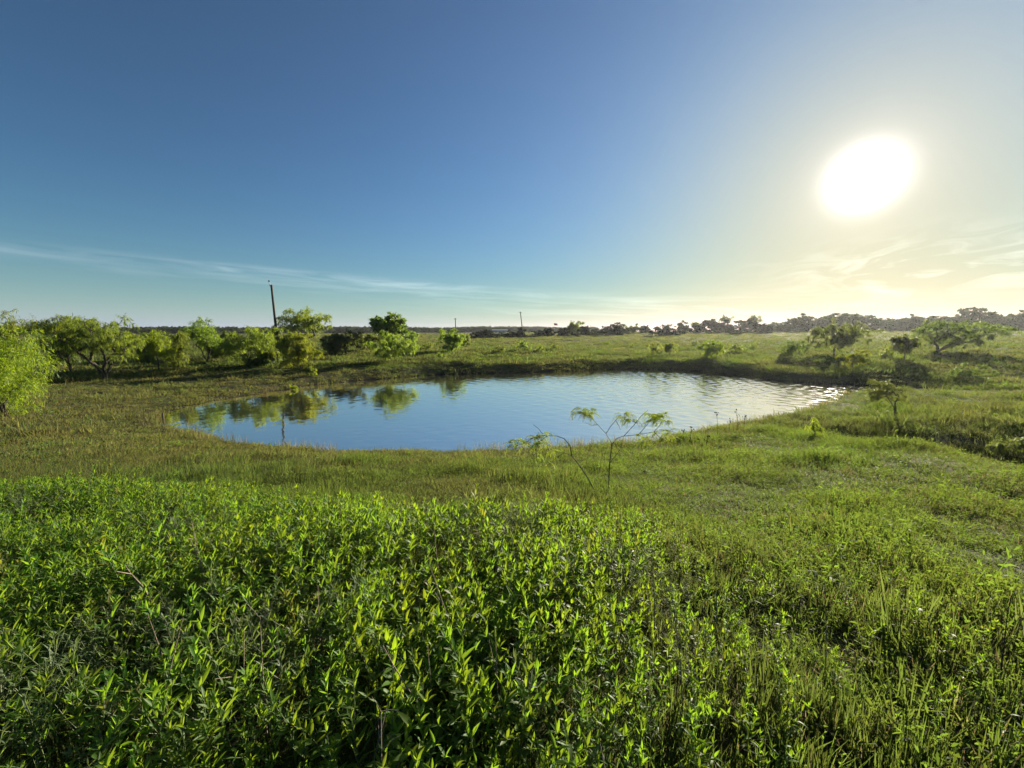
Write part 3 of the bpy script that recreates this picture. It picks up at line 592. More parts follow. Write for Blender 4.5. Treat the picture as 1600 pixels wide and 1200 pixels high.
# ------------------------------------------------------------------ weed leaves and plants
def leaf_mesh(L, W, bend, fold, mat, twist=0.0):
    t = np.array([0, .12, .32, .55, .8, 1.0]); wd = np.array([.10, .45, .95, 1.0, .55, .03]) * W * .5
    v = []; 
    for ti, w in zip(t, wd):
        x = L * ti * math.cos(bend * ti * .5); z = -L * bend * ti * ti * .5; tw = twist * ti
        for s in (-1, 0, 1):
            yy = s * w * math.cos(fold); zz = abs(s) * w * math.sin(fold)
            v.append((x, yy * math.cos(tw) - zz * math.sin(tw), z + yy * math.sin(tw) + zz * math.cos(tw)))
    f = []
    for i in range(5):
        for s in (0, 1): f.append((i*3+s, i*3+s+1, i*3+s+4, i*3+s+3))
    return mesh_np('leaf', v, f, mat, True)
LEAVES = [leaf_mesh(.070, .0165, b, fo, MAT['weed'], tw) for b, fo, tw in ((.25, .35, .1), (.6, .25, -.3), (-.15, .45, .2), (.9, .2, .4), (.4, .3, -.15), (.1, .5, 0))]
MAT['weed_pale'] = leaf_mat('grey_weed_leaf', (0.085, 0.115, 0.060), (0.20, 0.27, 0.060), 0.42, 0.55, 0.30, 0.25, yellow=.05)
MAT['weed_fresh'] = leaf_mat('fresh_weed_leaf', (0.065, 0.125, 0.018), (0.34, 0.50, 0.018), 0.52, 0.5, 0.25, 0.24, yellow=.05)
LEAVES += [leaf_mesh(.060, .0085, b, fo, MAT['weed_pale'], tw) for b, fo, tw in ((.3, .3, .1), (.7, .2, -.3), (1.0, .3, .2), (.1, .4, .3))]
LEAVES += [leaf_mesh(.074, .0215, b, fo, MAT['weed_fresh'], tw) for b, fo, tw in ((.25, .3, .1), (.7, .2, -.3), (-.1, .4, .2), (.45, .25, -.2))]
def leaf_mat4(p, azim, elev, s, roll=0.0):
    return Matrix.Translation(p) @ Euler((0, 0, azim)).to_matrix().to_4x4() @ Euler((0, -elev, 0)).to_matrix().to_4x4() @ Euler((roll, 0, 0)).to_matrix().to_4x4() @ Matrix.Scale(s, 4)
def weed_layout(seed, step=(.050, .080), shoots=(2, 6), leaves=(0, 6)):
    rs = np.random.default_rng(seed); H = rs.uniform(.36, .52)
    lean = rs.normal(size=2) * .06
    def sp(t): return np.array([lean[0] * t * t, lean[1] * t * t, H * t])
    path = np.array([sp(t) for t in np.linspace(0, 1, 7)]); path[:, :2] += rs.normal(size=(7, 2)) * .004
    stems = [(path, np.linspace(.0034, .0013, 7))]; lv = []
    ph = rs.random() * 6.28; t = .30
    while t < 1.0:
        for o in (0, math.pi):
            if rs.random() < .90:
                el_ = R(12) + R(60) * max(0, t - .3) / .7 + rs.normal() * .22
                s = (1.0 if t < .75 else 1.05 - (t - .75) * 1.3) * rs.uniform(.7, 1.2)
                lv.append((int(rs.integers(*leaves)), leaf_mat4(Vector(sp(t)), ph + o + rs.normal() * .25, el_, s, rs.normal() * .3)))
        ph += math.pi / 2 + rs.normal() * .2; t += rs.uniform(*step)
    for k in range(4): lv.append((int(rs.integers(*leaves)), leaf_mat4(Vector(sp(1.0)), ph + k * 1.57, R(66) + rs.normal() * .15, rs.uniform(.5, .75), 0)))
    for b in range(int(rs.integers(*shoots))):                       # side shoots
        t = rs.uniform(.35, .75); a = rs.random() * 6.28; l = rs.uniform(.07, .14); p0 = sp(t)
        p1 = p0 + np.array([math.cos(a) * l * .75, math.sin(a) * l * .75, l]); stems.append((np.array([p0, (p0 + p1) / 2 + np.array([0, 0, -.008]), p1]), np.array([.002, .0016, .001])))
        for k in range(6): lv.append((int(rs.integers(*leaves)), leaf_mat4(Vector(p1 if k < 4 else (p0 + p1) / 2), a + k * 1.6, R(48) + rs.normal() * .3, rs.uniform(.5, .85), rs.normal() * .3)))
    q = Q()
    for p, r in stems: q.tube(p, r, 5)
    return q.mesh('stem', MAT['weed_stem'], True), lv
LAY = [weed_layout(s) for s in range(9)] + [weed_layout(20, (.07, .10), (1, 3), (10, 14)), weed_layout(21, (.07, .10), (1, 3), (10, 14)), weed_layout(22, (.035, .05), (4, 8), (6, 10)), weed_layout(23, (.035, .05), (4, 8), (6, 10))]
KIND = [0] * 9 + [1, 1, 2, 2]
LV = [(np.array([v.co[:] for v in m.vertices]), np.array([p.vertices[:] for p in m.polygons])) for m in LEAVES]
def join_plant(lay, stem=False):
    q = Q()
    for i, m in lay[1]:
        v, f = LV[i]; A = np.array(m); q.add(v @ A[:3, :3].T + A[:3, 3], f)
    return q.mesh('foliage', LEAVES[lay[1][0][0]].materials[0], True)
FOL = [join_plant(l) for l in LAY]
def whole_plant(lay):
    me = join_plant(lay); st = lay[0]
    q = Q(); q.add([v.co[:] for v in me.vertices], [p.vertices[:] for p in me.polygons]); nf = len(me.polygons)
    q.add([v.co[:] for v in st.vertices], [p.vertices[:] for p in st.polygons])
    m = q.mesh('weed', me.materials[0], True); m.materials.append(MAT['weed_stem'])
    mi = np.zeros(len(m.polygons), np.int32); mi[nf:] = 1; m.polygons.foreach_set('material_index', mi)
    return m
WHOLE = [whole_plant(l) for l in LAY]
patch_px = [(-420, 760), (-150, 745), (0, 741), (150, 737), (300, 737), (430, 744), (520, 760), (640, 770), (760, 767), (860, 772), (950, 775), (1010, 790), (1060, 835), (1110, 885), (1150, 935), (1130, 985),
            (1105, 1010), (1150, 1060), (1190, 1110), (1215, 1200), (1260, 1340), (1300, 1700), (0, 1900), (-700, 1500), (-600, 1000)]
PATCH = np.array([place(px, py, .33)[:2] for px, py in patch_px])
def in_patch(x, y): return -sdist(np.asarray(x, float), np.asarray(y, float), PATCH)
lo, hi = PATCH.min(0), PATCH.max(0)
def poisson(n, lo, hi, r, accept):
    cell = {}; out_ = []
    C = rng.random((n, 2)) * (hi - lo) + lo; ok = accept(C[:, 0], C[:, 1])
    for p in C[ok]:
        i, j = int(p[0] / r), int(p[1] / r); good = True
        for a in (-1, 0, 1):
            for b in (-1, 0, 1):
                for q in cell.get((i + a, j + b), ()):
                    if (q[0]-p[0])**2 + (q[1]-p[1])**2 < r*r: good = False; break
        if good: cell.setdefault((i, j), []).append(p); out_.append(p)
    return np.array(out_)
def acc(x, y):
    d = in_patch(x, y); gap_ = vnoise(x, y, .55, 11) * .6 + vnoise(x, y, .22, 12) * .4
    return (d > -.3) & (gap_ > .24) & (np.hypot(x, y) > .32) & (rng.random(len(x)) < .34 + d * .95)
W = poisson(21000, lo - .3, hi + .3, .056, acc)
wd_ = in_patch(W[:, 0], W[:, 1])
vis = np.hypot(W[:, 0], W[:, 1] - .15)
inview = np.abs(W[:, 0]) < 1.45 * np.maximum(W[:, 1] + .25, .15)
order = np.argsort(np.where(inview & (W[:, 1] > .45), vis, vis + 100))
W = W[order]; wd_ = wd_[order]
NW = len(W); print('weeds', NW)
wz = gz(W[:, 0], W[:, 1])
wh = .74 + .40 * (vnoise(W[:, 0], W[:, 1], .38, 13) - .4) + .16 * rng.random(NW); wh *= .48 + .52 * sst(wd_, -.3, .95)
wr = rng.random(NW) * 6.283; wt = rng.normal(size=(NW, 2)) * .10; wk = rng.integers(0, 9, NW)
ku = vnoise(W[:, 0], W[:, 1], .5, 61) * .6 + rng.random(NW) * .4
wk = np.where(ku > .73, rng.integers(9, 11, NW), wk); wk = np.where(ku < .24, rng.integers(11, 13, NW), wk)
WL = 'leafy green weed crowded into the lush foreground patch'; WG = 'leafy weeds of the foreground patch'
def put_weed(p, rot, s, k, full, label, group):
    o = bpy.data.objects.new('weed_plant', None); COL.objects.link(o); o.location = p; o.rotation_euler = rot; o.scale = (s, s, s); o.empty_display_size = .05
    tag(o, label, 'plant', group)
    c = bpy.data.objects.new('stem', LAY[k][0]); COL.objects.link(c); c.parent = o
    if full:
        for i, m in LAY[k][1]:
            l = bpy.data.objects.new('leaf', LEAVES[i]); COL.objects.link(l); l.parent = o; l.matrix_local = m
    else:
        f = bpy.data.objects.new('foliage', FOL[k]); COL.objects.link(f); f.parent = o; f['kind'] = 'stuff'
    return o
WLS = [WL, 'broad leaved fresh green weed among the narrower ones of the foreground patch', 'greyish narrow leaved weed mixed into the foreground patch']
WGS = [WG, 'broad leaved weeds of the foreground patch', 'greyish narrow leaved weeds of the foreground patch']
NI, NFULL = 276, 90
for i in range(min(NI, NW)):
    put_weed((W[i, 0], W[i, 1], wz[i] - .01), (wt[i, 0], wt[i, 1], wr[i]), wh[i], int(wk[i]), i < NFULL, WLS[KIND[int(wk[i])]], WGS[KIND[int(wk[i])]])
sl = slice(NI, NW)
scatter('weed_cover', np.c_[W[sl], wz[sl] - .01], np.c_[wt[sl], wr[sl]], np.repeat(wh[sl][:, None], 3, 1), wk[sl], WHOLE, 'leafy green weeds massed behind the nearest ones in the lush patch')
# a few leafy weeds standing apart on the right
sing = [(1190, 945), (1165, 905), (1215, 985), (1345, 1010), (1425, 985), (1478, 1035), (1500, 1060), (1300, 1065), (1385, 905), (1570, 1170), (1530, 1010), (1330, 945), (1245, 1150), (1310, 1075), (1205, 925), (1440, 1110)]
for i, (px, py) in enumerate(sing):
    p = place(px, py + 18); put_weed((p[0], p[1], p[2] - .01), (rng.normal() * .1, rng.normal() * .1, rng.random() * 6), rng.uniform(.42, .62), i % 12, True, 'small bright weed standing apart in the thin grass right of the lush patch', 'small bright weeds right of the patch')

# ------------------------------------------------------------------ grass and forbs
G_near = [tuft(16, .16, .0045, .05, .45, MAT['grass'], 'grass_tuft') for _ in range(5)]
O_near = [tuft(16, .13, .0045, .05, .6, MAT['olive'], 'olive_tuft') for _ in range(4)]
S_near = [tuft(9, .15, .0035, .05, 2.0, MAT['straw'], 'straw_tuft', .8) for _ in range(3)]
F_near = [sprig(5, .11, .024, .008, .06, MAT['forb'], 'forb') for _ in range(4)] + [sprig(3, .16, .045, .008, .04, MAT['forb'], 'forb', .022) for _ in range(3)] + [sprig(6, .06, .022, .012, .06, MAT['forb'], 'forb', .012, .2) for _ in range(2)]
G_mid = [tuft(26, .20, .010, .14, .6, MAT['grass'], 'grass_clump') for _ in range(4)]
O_mid = [tuft(26, .16, .010, .14, .8, MAT['olive'], 'olive_clump') for _ in range(4)]
F_mid = [sprig(9, .14, .05, .018, .14, MAT['forb'], 'forb_clump', .03) for _ in range(4)]
G_far = [tuft(40, .30, .030, .42, .8, MAT['grass'], 'grass_mound') for _ in range(3)]
O_far = [tuft(40, .26, .030, .42, .9, MAT['olive'], 'olive_mound') for _ in range(3)]
def polar(n, r0, r1, a0=-64, a1=64, p=1.0):
    u = rng.random(n); r = np.sqrt(r0**2 + (r1**2 - r0**2) * u) if p == 1.0 else r0 * (r1 / r0) ** u
    a = np.radians(rng.uniform(a0, a1, n)); return r * np.sin(a), r * np.cos(a)
ALL = {'grass': [], 'olive': [], 'straw': [], 'forb': []}
PRO = {'grass': G_near + G_mid + G_far, 'olive': O_near + O_mid + O_far, 'straw': S_near, 'forb': F_near + F_mid}
OFF = {('grass', 0): (0, 5), ('grass', 1): (5, 4), ('grass', 2): (9, 3), ('olive', 0): (0, 4), ('olive', 1): (4, 4), ('olive', 2): (8, 3), ('straw', 0): (0, 3), ('forb', 0): (0, 9), ('forb', 1): (9, 4)}
def zone(n, r0, r1, lvl, smin=.8, smax=1.3, p=1.0):
    x, y = polar(n, r0, r1, p=p)
    d = interp(GD, x, y); z = gz(x, y); dp = in_patch(x, y) if lvl == 0 else np.full(n, -9.0)
    ok = (z > WZ - .05 * rng.random(n)) & ((dp < .03) | (rng.random(n) < .4)) & (np.hypot(x, y) > .35)
    x, y, z, d = x[ok], y[ok], z[ok], d[ok]; n = len(x)
    nz1 = vnoise(x, y, 2.2, 21) * .6 + vnoise(x, y, .7, 22) * .4
    # drier, browner turf: the left flat, the rim of the pond, the far open field
    left = sst(-x, 3, 9) * sst(y, 5.5, 8) * (1 - sst(y, 22, 26))
    rim = np.exp(-np.maximum(d, 0) / 1.3) * (x < 9) * (1 - .7 * sst(y, 22, 27))
    farf = sst(y, 48, 80) * .35
    dry = np.clip(left * .85 + rim * .85 + farf + .16 + (nz1 - .5) * 1.3, .03, .95)
    gap_ = vnoise(x, y, .9, 24) * .5 + vnoise(x, y, .35, 25) * .5
    u = rng.random(n); right = sst(x, .8, 2.0) * (1 - sst(np.hypot(x, y), 9, 13))
    kind = np.where(u < dry, 'olive', 'grass')
    u2 = rng.random(n); near = 1 - sst(np.hypot(x, y), 9, 15)
    kind = np.where((u2 < .62 * right + .10) & (lvl < 2), 'forb', kind)
    u3 = rng.random(n)
    if lvl == 0: kind = np.where((u3 < .05 + .10 * right + .12 * (gap_ < .42)), 'straw', kind)
    thin = rng.random(n) < np.where(gap_ < .36, .65, 1.0)
    for k in ALL:
        if (k, lvl) not in OFF: continue
        s = (kind == k) & thin; c = int(s.sum())
        if not c: continue
        o, m = OFF[(k, lvl)]
        hgt = rng.uniform(smin, smax, c) * (.38 + 1.25 * vnoise(x[s], y[s], .8, 26) ** 1.5) * np.where(d[s] < 1.2, .8, 1.0)
        wdt = rng.uniform(smin, smax, c)
        ALL[k].append((np.c_[x[s], y[s], z[s] - .005], np.c_[rng.normal(size=(c, 2)) * .10, rng.random(c) * 6.283], np.c_[wdt, wdt, hgt], rng.integers(o, o + m, c)))
zone(36000, .4, 7.5, 0)
zone(56000, 6.5, 14, 0, .9, 1.7)
zone(2600, 1.6, 15, 0, 1.5, 2.4)
zone(3000, 16, 60, 1, 1.6, 2.6, p=2.0)
zone(40000, 11, 42, 1, .8, 1.5, p=2.0)
zone(46000, 30, 190, 2, .8, 1.5, p=2.0)
for k, lab in (('grass', 'short green grass covering the banks and field'), ('olive', 'dry olive brown grass on the flats and pond rim'), ('straw', 'pale dead straw lying among the grass'), ('forb', 'low leafy forbs mixed through the near grass')):
    A = ALL[k]
    scatter({'grass': 'green_grass', 'olive': 'olive_grass', 'straw': 'dry_straw', 'forb': 'low_forbs'}[k], np.concatenate([a[0] for a in A]), np.concatenate([a[1] for a in A]), np.concatenate([a[2] for a in A]), np.concatenate([a[3] for a in A]), PRO[k], lab)
n = 2600; t_ = rng.random(n) * len(SH); i_ = t_.astype(int); f_ = (t_ - i_)[:, None]
sp_ = SH[i_] * (1 - f_) + SH[(i_ + 1) % len(SH)] * f_ + rng.normal(size=(n, 2)) * .22
sp_ = sp_[vnoise(sp_[:, 0], sp_[:, 1], 1.4, 41) > .42]; n = len(sp_); szz = np.maximum(gz(sp_[:, 0], sp_[:, 1]), WZ - .12); hs = rng.uniform(.5, 1.25, n)
SEDGE = [tuft(5, .34, .006, .05, .28, m_, 'sedge', .35) for m_ in (MAT['olive'], MAT['straw'], MAT['grass'])]
scatter('shore_sedge', np.c_[sp_, szz], np.c_[rng.normal(size=(n, 2)) * .1, rng.random(n) * 6.28], np.c_[hs, hs, hs], rng.integers(0, 3, n), SEDGE, 'thin sedge blades standing along the waterline')
print('cover', {k: sum(len(a[0]) for a in v) for k, v in ALL.items()})

# far-off wood on the left horizon
x, y = polar(900, 300, 380, -62, 12)
keep = np.ones(len(x), bool)
FW = [OM[i][1] for i in range(4)]
bump = .8 + .5 * vnoise(np.degrees(np.arctan2(x, y)), x * 0, 6, 31)
scatter('far_woods', np.c_[x, y, gz(x, y) - .4], np.c_[np.zeros((len(x), 2)), rng.random(len(x)) * 6.28], np.c_[np.full((len(x), 2), .9), bump * .85], rng.integers(0, 4, len(x)), FW, 'dark far-off wood along the left horizon')

# ------------------------------------------------------------------ poles, flag, far buildings
def pole_thing(label, name, base, top, r, cat, group=None, mat='wood'):
    base = np.array(base); top = np.array(top); o = empty(name, base); tag(o, label, cat, group)
    v = top - base
    q = Q(); q.tube([v * -.02, v * .33, v * .66, v], [r * 1.15, r * 1.05, r * .95, r * .85], 10); q.tube([v, v * 1.0005], [r * .85, .001], 10); q.build('pole', MAT[mat], o, True)
    return o, v
b = at(436, 560, 34); b[2] = gz(b[0], b[1]); tp = at(424, 445, 34)
o, v = pole_thing('bare wooden utility pole leaning left above the mesquites', 'utility_pole', b, tp, .10, 'pole')
q = Q(); q.tube([v + np.array([-.12, 0, -.12]), v + np.array([-.15, 0, .12]), v + np.array([-.17, 0, .30])], [.03, .03, .02], 6); q.build('pole_top_bracket', MAT['metal'], o)
q = Q(); q.tube([v + np.array([-.17, 0, .24]), v + np.array([-.175, 0, .32]), v + np.array([-.18, 0, .38])], [.05, .06, .03], 8); q.build('insulator', MAT['glass'], o)
for (bx, by, tx, ty, Y, r, lab) in [(712.5, 524, 711.3, 497, 150, .17, 'slim utility pole behind the lone bright mesquite'), (817, 521, 813, 487, 140, .17, 'tilted utility pole standing on the far field line'), (892.5, 518, 892.3, 500, 190, .14, 'thin distant pole just left of the pale green tree'), (923.3, 518, 923.2, 508, 210, .14, 'short distant pole right of the pale green tree')]:
    b = at(bx, by, Y); b[2] = gz(b[0], b[1]); tp = at(tx, ty, Y)
    o, v = pole_thing(lab, 'utility_pole', b, tp, r, 'pole', 'far utility poles')
    if ty in (497, 487):
        q = Q(); q.tube([v + np.array([-.55, 0, -.35]), v + np.array([.55, 0, -.35])], [.07, .07], 6); q.build('crossarm', MAT['wood'], o)
b = at(866, 522, 150); b[2] = gz(b[0], b[1]); tp = at(865.6, 504.5, 150)
o, v = pole_thing('thin flagpole with a small flag flying over the far bushes', 'flagpole', b, tp, .045, 'flagpole', None, 'metal')
u = np.linspace(0, 1, 9); fv = []
for t in u:
    wob = math.sin(t * 7) * .10
    fv += [(v[0] + t * 1.35, wob, v[2] - .05 - t * .25), (v[0] + t * 1.35, wob + .04, v[2] - .85 - t * .18)]
fq = Q(); fq.add(fv, [(2*i, 2*i+1, 2*i+3, 2*i+2) for i in range(8)]); fo = fq.build('flag', MAT['flag'], o, True)
# white house between the junipers, and a pale shed by the lone mesquite
def house(label, name, cx, by, wpx, hpx, Y, roofpx, gable=False):
    b = at(cx, by, Y); b[2] = gz(b[0], b[1]); zt = at(cx, by - hpx, Y)[2] - b[2]; W_ = wpx * Y / F; Rf = roofpx * Y / F; Dp = W_ * .7
    o = empty(name, b); tag(o, label, 'house' if name == 'house' else 'shed')
    q = Q(); q.box((-W_/2, 0, -.5), (W_/2, Dp, zt)); q.build('wall', MAT['white'], o)
    q = Q(); e = .35
    q.add([(-W_/2-e, -e, zt), (W_/2+e, -e, zt), (W_/2+e, Dp/2, zt+Rf), (-W_/2-e, Dp/2, zt+Rf), (W_/2+e, Dp+e, zt), (-W_/2-e, Dp+e, zt),
           (-W_/2-e, -e, zt-.12), (W_/2+e, -e, zt-.12)], [(0, 1, 2, 3), (3, 2, 4, 5), (6, 7, 1, 0), (0, 3, 5, 0), (1, 4, 2, 1)]); q.build('roof', MAT['roof'], o)
    for k in (-.28, .26):
        w = Q(); w.box((W_*k-.4, -.06, zt*.35), (W_*k+.4, .02, zt*.8)); fr = w.build('window', MAT['roof'], o)
        w = Q(); w.box((W_*k-.32, -.08, zt*.40), (W_*k+.32, -.062, zt*.75)); w.build('pane', MAT['glass'], fr)
    w = Q(); w.box((-.45, -.05, 0), (.45, .02, zt*.8)); w.build('door', MAT['wood'], o)
    return o
house('white house showing between two dark junipers', 'house', 781, 526, 22, 8.5, 165, 2.5)
house('small pale shed with a sloping roof behind the lone bright mesquite', 'shed', 732, 528, 9, 5.0, 165, 3.0)

# small shrubs dotted over the far field
SM = [tree_meshes(500 + i, .9, 1.3, MAT['mesq'], nstem=3, nclump=16, nfrond=700, L=.13, W=.045, lo=.02, r0=.02, name='field_shrub') for i in range(3)]
for i, (px, py, s_, lab) in enumerate([(868, 548, 1.0, 'small pale shrub in the field above the dark bank, below the flag'), (985, 545, .9, 'small shrub in the field left of the twiggy seedling mesquite'), (948, 541, .8, 'little dark tuft of shrub high in the field'), (1150, 552, 1.2, 'shrub in the field right of the stubby young mesquite'), (1175, 545, .9, 'low shrub farther right of the stubby young mesquite'),
        (780, 552, 1.0, 'low leafy shrub on the bank below the big juniper mound'), (820, 549, 1.5, 'pale leafy shrub below the low ragged bush'), (840, 551, 1.1, 'small shrub at the right foot of the pale leafy one'), (667, 548, 1.0, 'tiny field shrub left of the lone bright mesquite'), (690, 562, .8, 'grassy shrub on the bank below the lone bright mesquite'), (1380, 560, 1.1, 'small shrub left of the upright slender mesquite'), (1225, 566, 1.0, 'shrub at the foot of the faint bushy mesquite'), (1085, 540, .9, 'shrub behind the stubby young mesquite')]):
    p = place(px, py); put_tree('field_shrub', lab, 'shrub', SM[i % 3], p, i * 2.1, s_, 'small shrubs dotted over the field')

# ------------------------------------------------------------------ foreground sapling
def zp(zx, zy): return (780 + zx * .1875, 610 + zy * .1875)
sb = place(941, 772); SY = sb[1]
def sap(pts, off0=0.0, off1=0.0):
    o = []
    for i, (zx, zy) in enumerate(pts):
        f_ = i / max(1, len(pts) - 1); o.append(at(*zp(zx, zy), SY + off0 + (off1 - off0) * f_) - sb)
    return np.array(o)
so = empty('mesquite_sapling', sb); tag(so, 'spindly mesquite sapling with two bent stems and few drooping fronds in front of the pond', 'sapling')
s1 = sap([(825, 900), (745, 740), (680, 640), (605, 545), (590, 460), (540, 400), (480, 380), (370, 375), (330, 320), (285, 285)], 0, -.25)
s2 = sap([(895, 890), (915, 740), (920, 610), (940, 445)], 0, .05)
q = Q(); q.tube(s1, np.linspace(.009, .0028, len(s1)), 6); q.build('stem', MAT['bark'], so, True)
q = Q(); q.tube(s2, np.linspace(.0095, .006, len(s2)), 6); q.build('stem', MAT['bark'], so, True)
brs = [([(940, 445), (890, 360), (820, 285), (740, 195)], .05, -.12), ([(890, 360), (935, 290), (970, 250), (1015, 205)], .0, .2), ([(940, 445), (980, 400), (1040, 380), (1160, 370), (1290, 345), (1400, 330), (1470, 350)], .05, .3),
       ([(1040, 380), (1140, 270), (1180, 215), (1240, 165)], .1, -.1), ([(1160, 370), (1230, 290), (1290, 210)], .16, .25), ([(920, 610), (1010, 490), (1037, 385)], .03, .1),
       ([(400, 380), (330, 430), (240, 470)], -.2, -.1), ([(370, 375), (280, 395), (195, 420)], -.2, -.35), ([(605, 545), (540, 520), (450, 505), (330, 560)], -.08, .1), ([(820, 285), (770, 290), (720, 270)], -.05, -.15), ([(970, 250), (1000, 300), (1010, 330)], .1, .05),
       ([(1140, 270), (1090, 245), (1060, 190)], .02, .1), ([(1290, 345), (1340, 290), (1380, 205)], .22, .3), ([(1290, 345), (1330, 385), (1360, 430)], .22, .2), ([(330, 430), (310, 400), (330, 350)], -.15, -.25), ([(280, 395), (210, 440), (120, 470)], -.25, -.3), ([(540, 520), (480, 560), (420, 620)], 0, .15)]
for pts, a, bb in brs:
    P = sap(pts, a, bb); q = Q(); q.tube(P, np.linspace(.0045, .0018, len(P)), 5); q.build('branch', MAT['bark'], so, True)
def frond_mesh(seed):
    rs = np.random.default_rng(seed); q = Q(); L = .24
    for side in (-.35, .35):
        t = np.linspace(0, 1, 8); a = side + rs.normal() * .1
        c = np.stack([np.cos(a) * L * t * .75, np.sin(a) * L * t * .6, .03 * np.sin(t * 2.2) - L * .55 * t ** 1.9], 1)
        q.tube(c, .0012, 4)
        for k in np.linspace(.14, .99, 17):
            p = np.array([np.interp(k, t, c[:, i]) for i in range(3)])
            for s in (-1, 1):
                d = np.array([.35, s * .9, -.35]) + rs.normal(size=3) * .12
                q.fronds(p[None], d[None], np.array([.036 * (1.1 - .4 * k)]), np.array([.0056]), .5)
    return q.mesh('frond', MAT['mesq'])
FR = [frond_mesh(s) for s in range(4)]
fr_at = [(420, 600, 3, .12), (400, 470, 3, -.1), (360, 450, 4, -.2), (120, 450, 4, -.3), (200, 430, 3, -.3), (1200, 420, 3, .15), (1350, 420, 3, .2), (1440, 370, 3, .3), (700, 175, 4, -.1), (1085, 260, 3, .05), (1310, 225, 4, .25), (1270, 250, 3, .2), (1400, 255, 3, .25), (740, 195, 5, -.12), (690, 150, 3, -.1), (790, 160, 2, -.12), (650, 175, 3, -.1), (1015, 205, 4, .2), (1060, 195, 4, .15), (1110, 240, 3, .05), (1290, 205, 5, .25), (1240, 200, 3, .1), (1340, 195, 5, .2), (1385, 215, 4, .2), (1170, 375, 3, .15),
         (1230, 395, 2, .15), (1370, 340, 3, .3), (1430, 345, 3, .3), (330, 370, 4, -.22), (300, 390, 3, -.22), (370, 350, 2, -.25), (350, 425, 3, -.15), (240, 470, 2, -.1), (150, 420, 3, -.35), (110, 430, 2, -.3), (440, 500, 2, .0), (340, 550, 3, .1), (1330, 355, 3, .28)]
for zx, zy, n, off in fr_at:
    for k in range(int(n * 1.6)):
        P = at(*zp(zx + rng.normal() * 14, zy + rng.normal() * 10), SY + off + rng.normal() * .06) - sb
        f = link('frond', FR[int(rng.integers(4))], so, P); f.rotation_euler = (rng.normal() * .2, rng.normal() * .25, rng.random() * 6.283); s = rng.uniform(.5, .85); f.scale = (s, s, s)

# ------------------------------------------------------------------ seed heads, twigs, stake, stones
def seed_stalk(px, py, h_px, lab, group):
    # top of the stalk is seen at px,py; foot stands on the near bank
    p = place(px, py + h_px); d = depth(p); h = h_px * d / F
    o = empty('seed_stalk', p, rng.random() * 6); tag(o, lab, 'dry stalk', group)
    q = Q(); l = rng.normal() * .05; q.tube([(0, 0, -.02), (l * .3, 0, h * .5), (l, 0, h)], [.005, .004, .003], 5); q.build('stem', MAT['seed'], o)
    for k in range(5):
        a = k * 1.5 + rng.random(); z = h * rng.uniform(.72, 1.0); rr = rng.uniform(.02, .07) if k else 0.0
        c = np.array([l * z / h + math.cos(a) * rr, math.sin(a) * rr, z + (.03 if k else 0)])
        q = Q(); r = rng.uniform(.010, .018); q.tube([c + np.array([0, 0, -r * 1.2]), c + np.array([0, 0, -r * .4]), c + np.array([0, 0, r * .5]), c + np.array([0, 0, r * 1.4])], [r * .25, r, r * .9, r * .15], 7)
        if k: q.tube([(l * (z - .06) / h, 0, z - .06), tuple(c)], [.002, .002], 4)
        q.build('seed_head', MAT['seed'], o, True)
for (px, py, h, lab) in [(1121, 644, 42, 'dark branched seed stalk against the water, tallest left of the gap'), (1153, 641, 36, 'dark seed stalk at the water edge, left of its close twin'), (1162, 647, 30, 'dark seed stalk at the water edge, right of its close twin'), (1139, 655, 24, 'short seed stalk between two taller ones'),
                         (1078, 667, 26, 'small lone seed stalk just right of the mesquite sapling'), (1101, 681, 30, 'dark seed stalk rising from brown grass right of the sapling'), (1066, 673, 18, 'tiny seed stalk closest to the sapling fronds')]:
    seed_stalk(px, py, h, lab, 'dark seed stalks by the near shore')
def twig(name, label, pts, Y0, r, cat='dead branch', mat='twig', group=None, kids=()):
    """pts: list of (px, py, depth offset)"""
    P = np.array([at(x, y, Y0 + o) for x, y, o in pts]); o = empty(name, P[0]); tag(o, label, cat, group)
    q = Q(); q.tube(P - P[0], np.linspace(r, r * .45, len(P)), 5); q.build('stem', MAT[mat], o, True)
    for kp in kids:
        K = np.array([at(x, y, Y0 + oo) for x, y, oo in kp]); q = Q(); q.tube(K - P[0], np.linspace(r * .6, r * .3, len(K)), 4); q.build('side_twig', MAT[mat], o, True)
    return o
def cY(px, py, up=.36): return place(px, py, up)[1]
y0 = cY(235, 935)
twig('dead_branch', 'dead forked branch lying over the left part of the weed patch', [(240, 945, .1), (222, 915, 0), (205, 897, -.05), (182, 893, -.1)], y0, .004, kids=[[(222, 915, 0), (205, 920, .03), (188, 926, .05)], [(205, 897, -.05), (196, 884, -.04)]])
y0 = cY(640, 1090)
twig('dead_branch', 'thin dead branch arching through the weeds near the bottom middle', [(665, 1105, .05), (640, 1080, 0), (615, 1040, -.03), (598, 1008, -.05)], y0, .0028, kids=[[(640, 1080, 0), (622, 1068, .02)], [(615, 1040, -.03), (605, 1046, 0), (594, 1050, 0)]])
ts = [(522, 1190, 508, 1090, 'pale bare stem at the bottom left of the middle weeds'), (552, 1185, 557, 1145, 'short pale bare stem beside a leaning one at the bottom'), (680, 1195, 668, 1010, 'tall thin bare stem crossing the middle weeds'), (722, 1165, 712, 1040, 'dry bare stem in the dark gap of the weeds'),
      (1120, 1010, 1116, 870, 'dark dry stem at the right rim of the weed patch'), (1290, 1060, 1288, 905, 'thin dark dry stem rising from the right grass'), (1342, 905, 1340, 855, 'short dark dry stem in the pale right grass')]
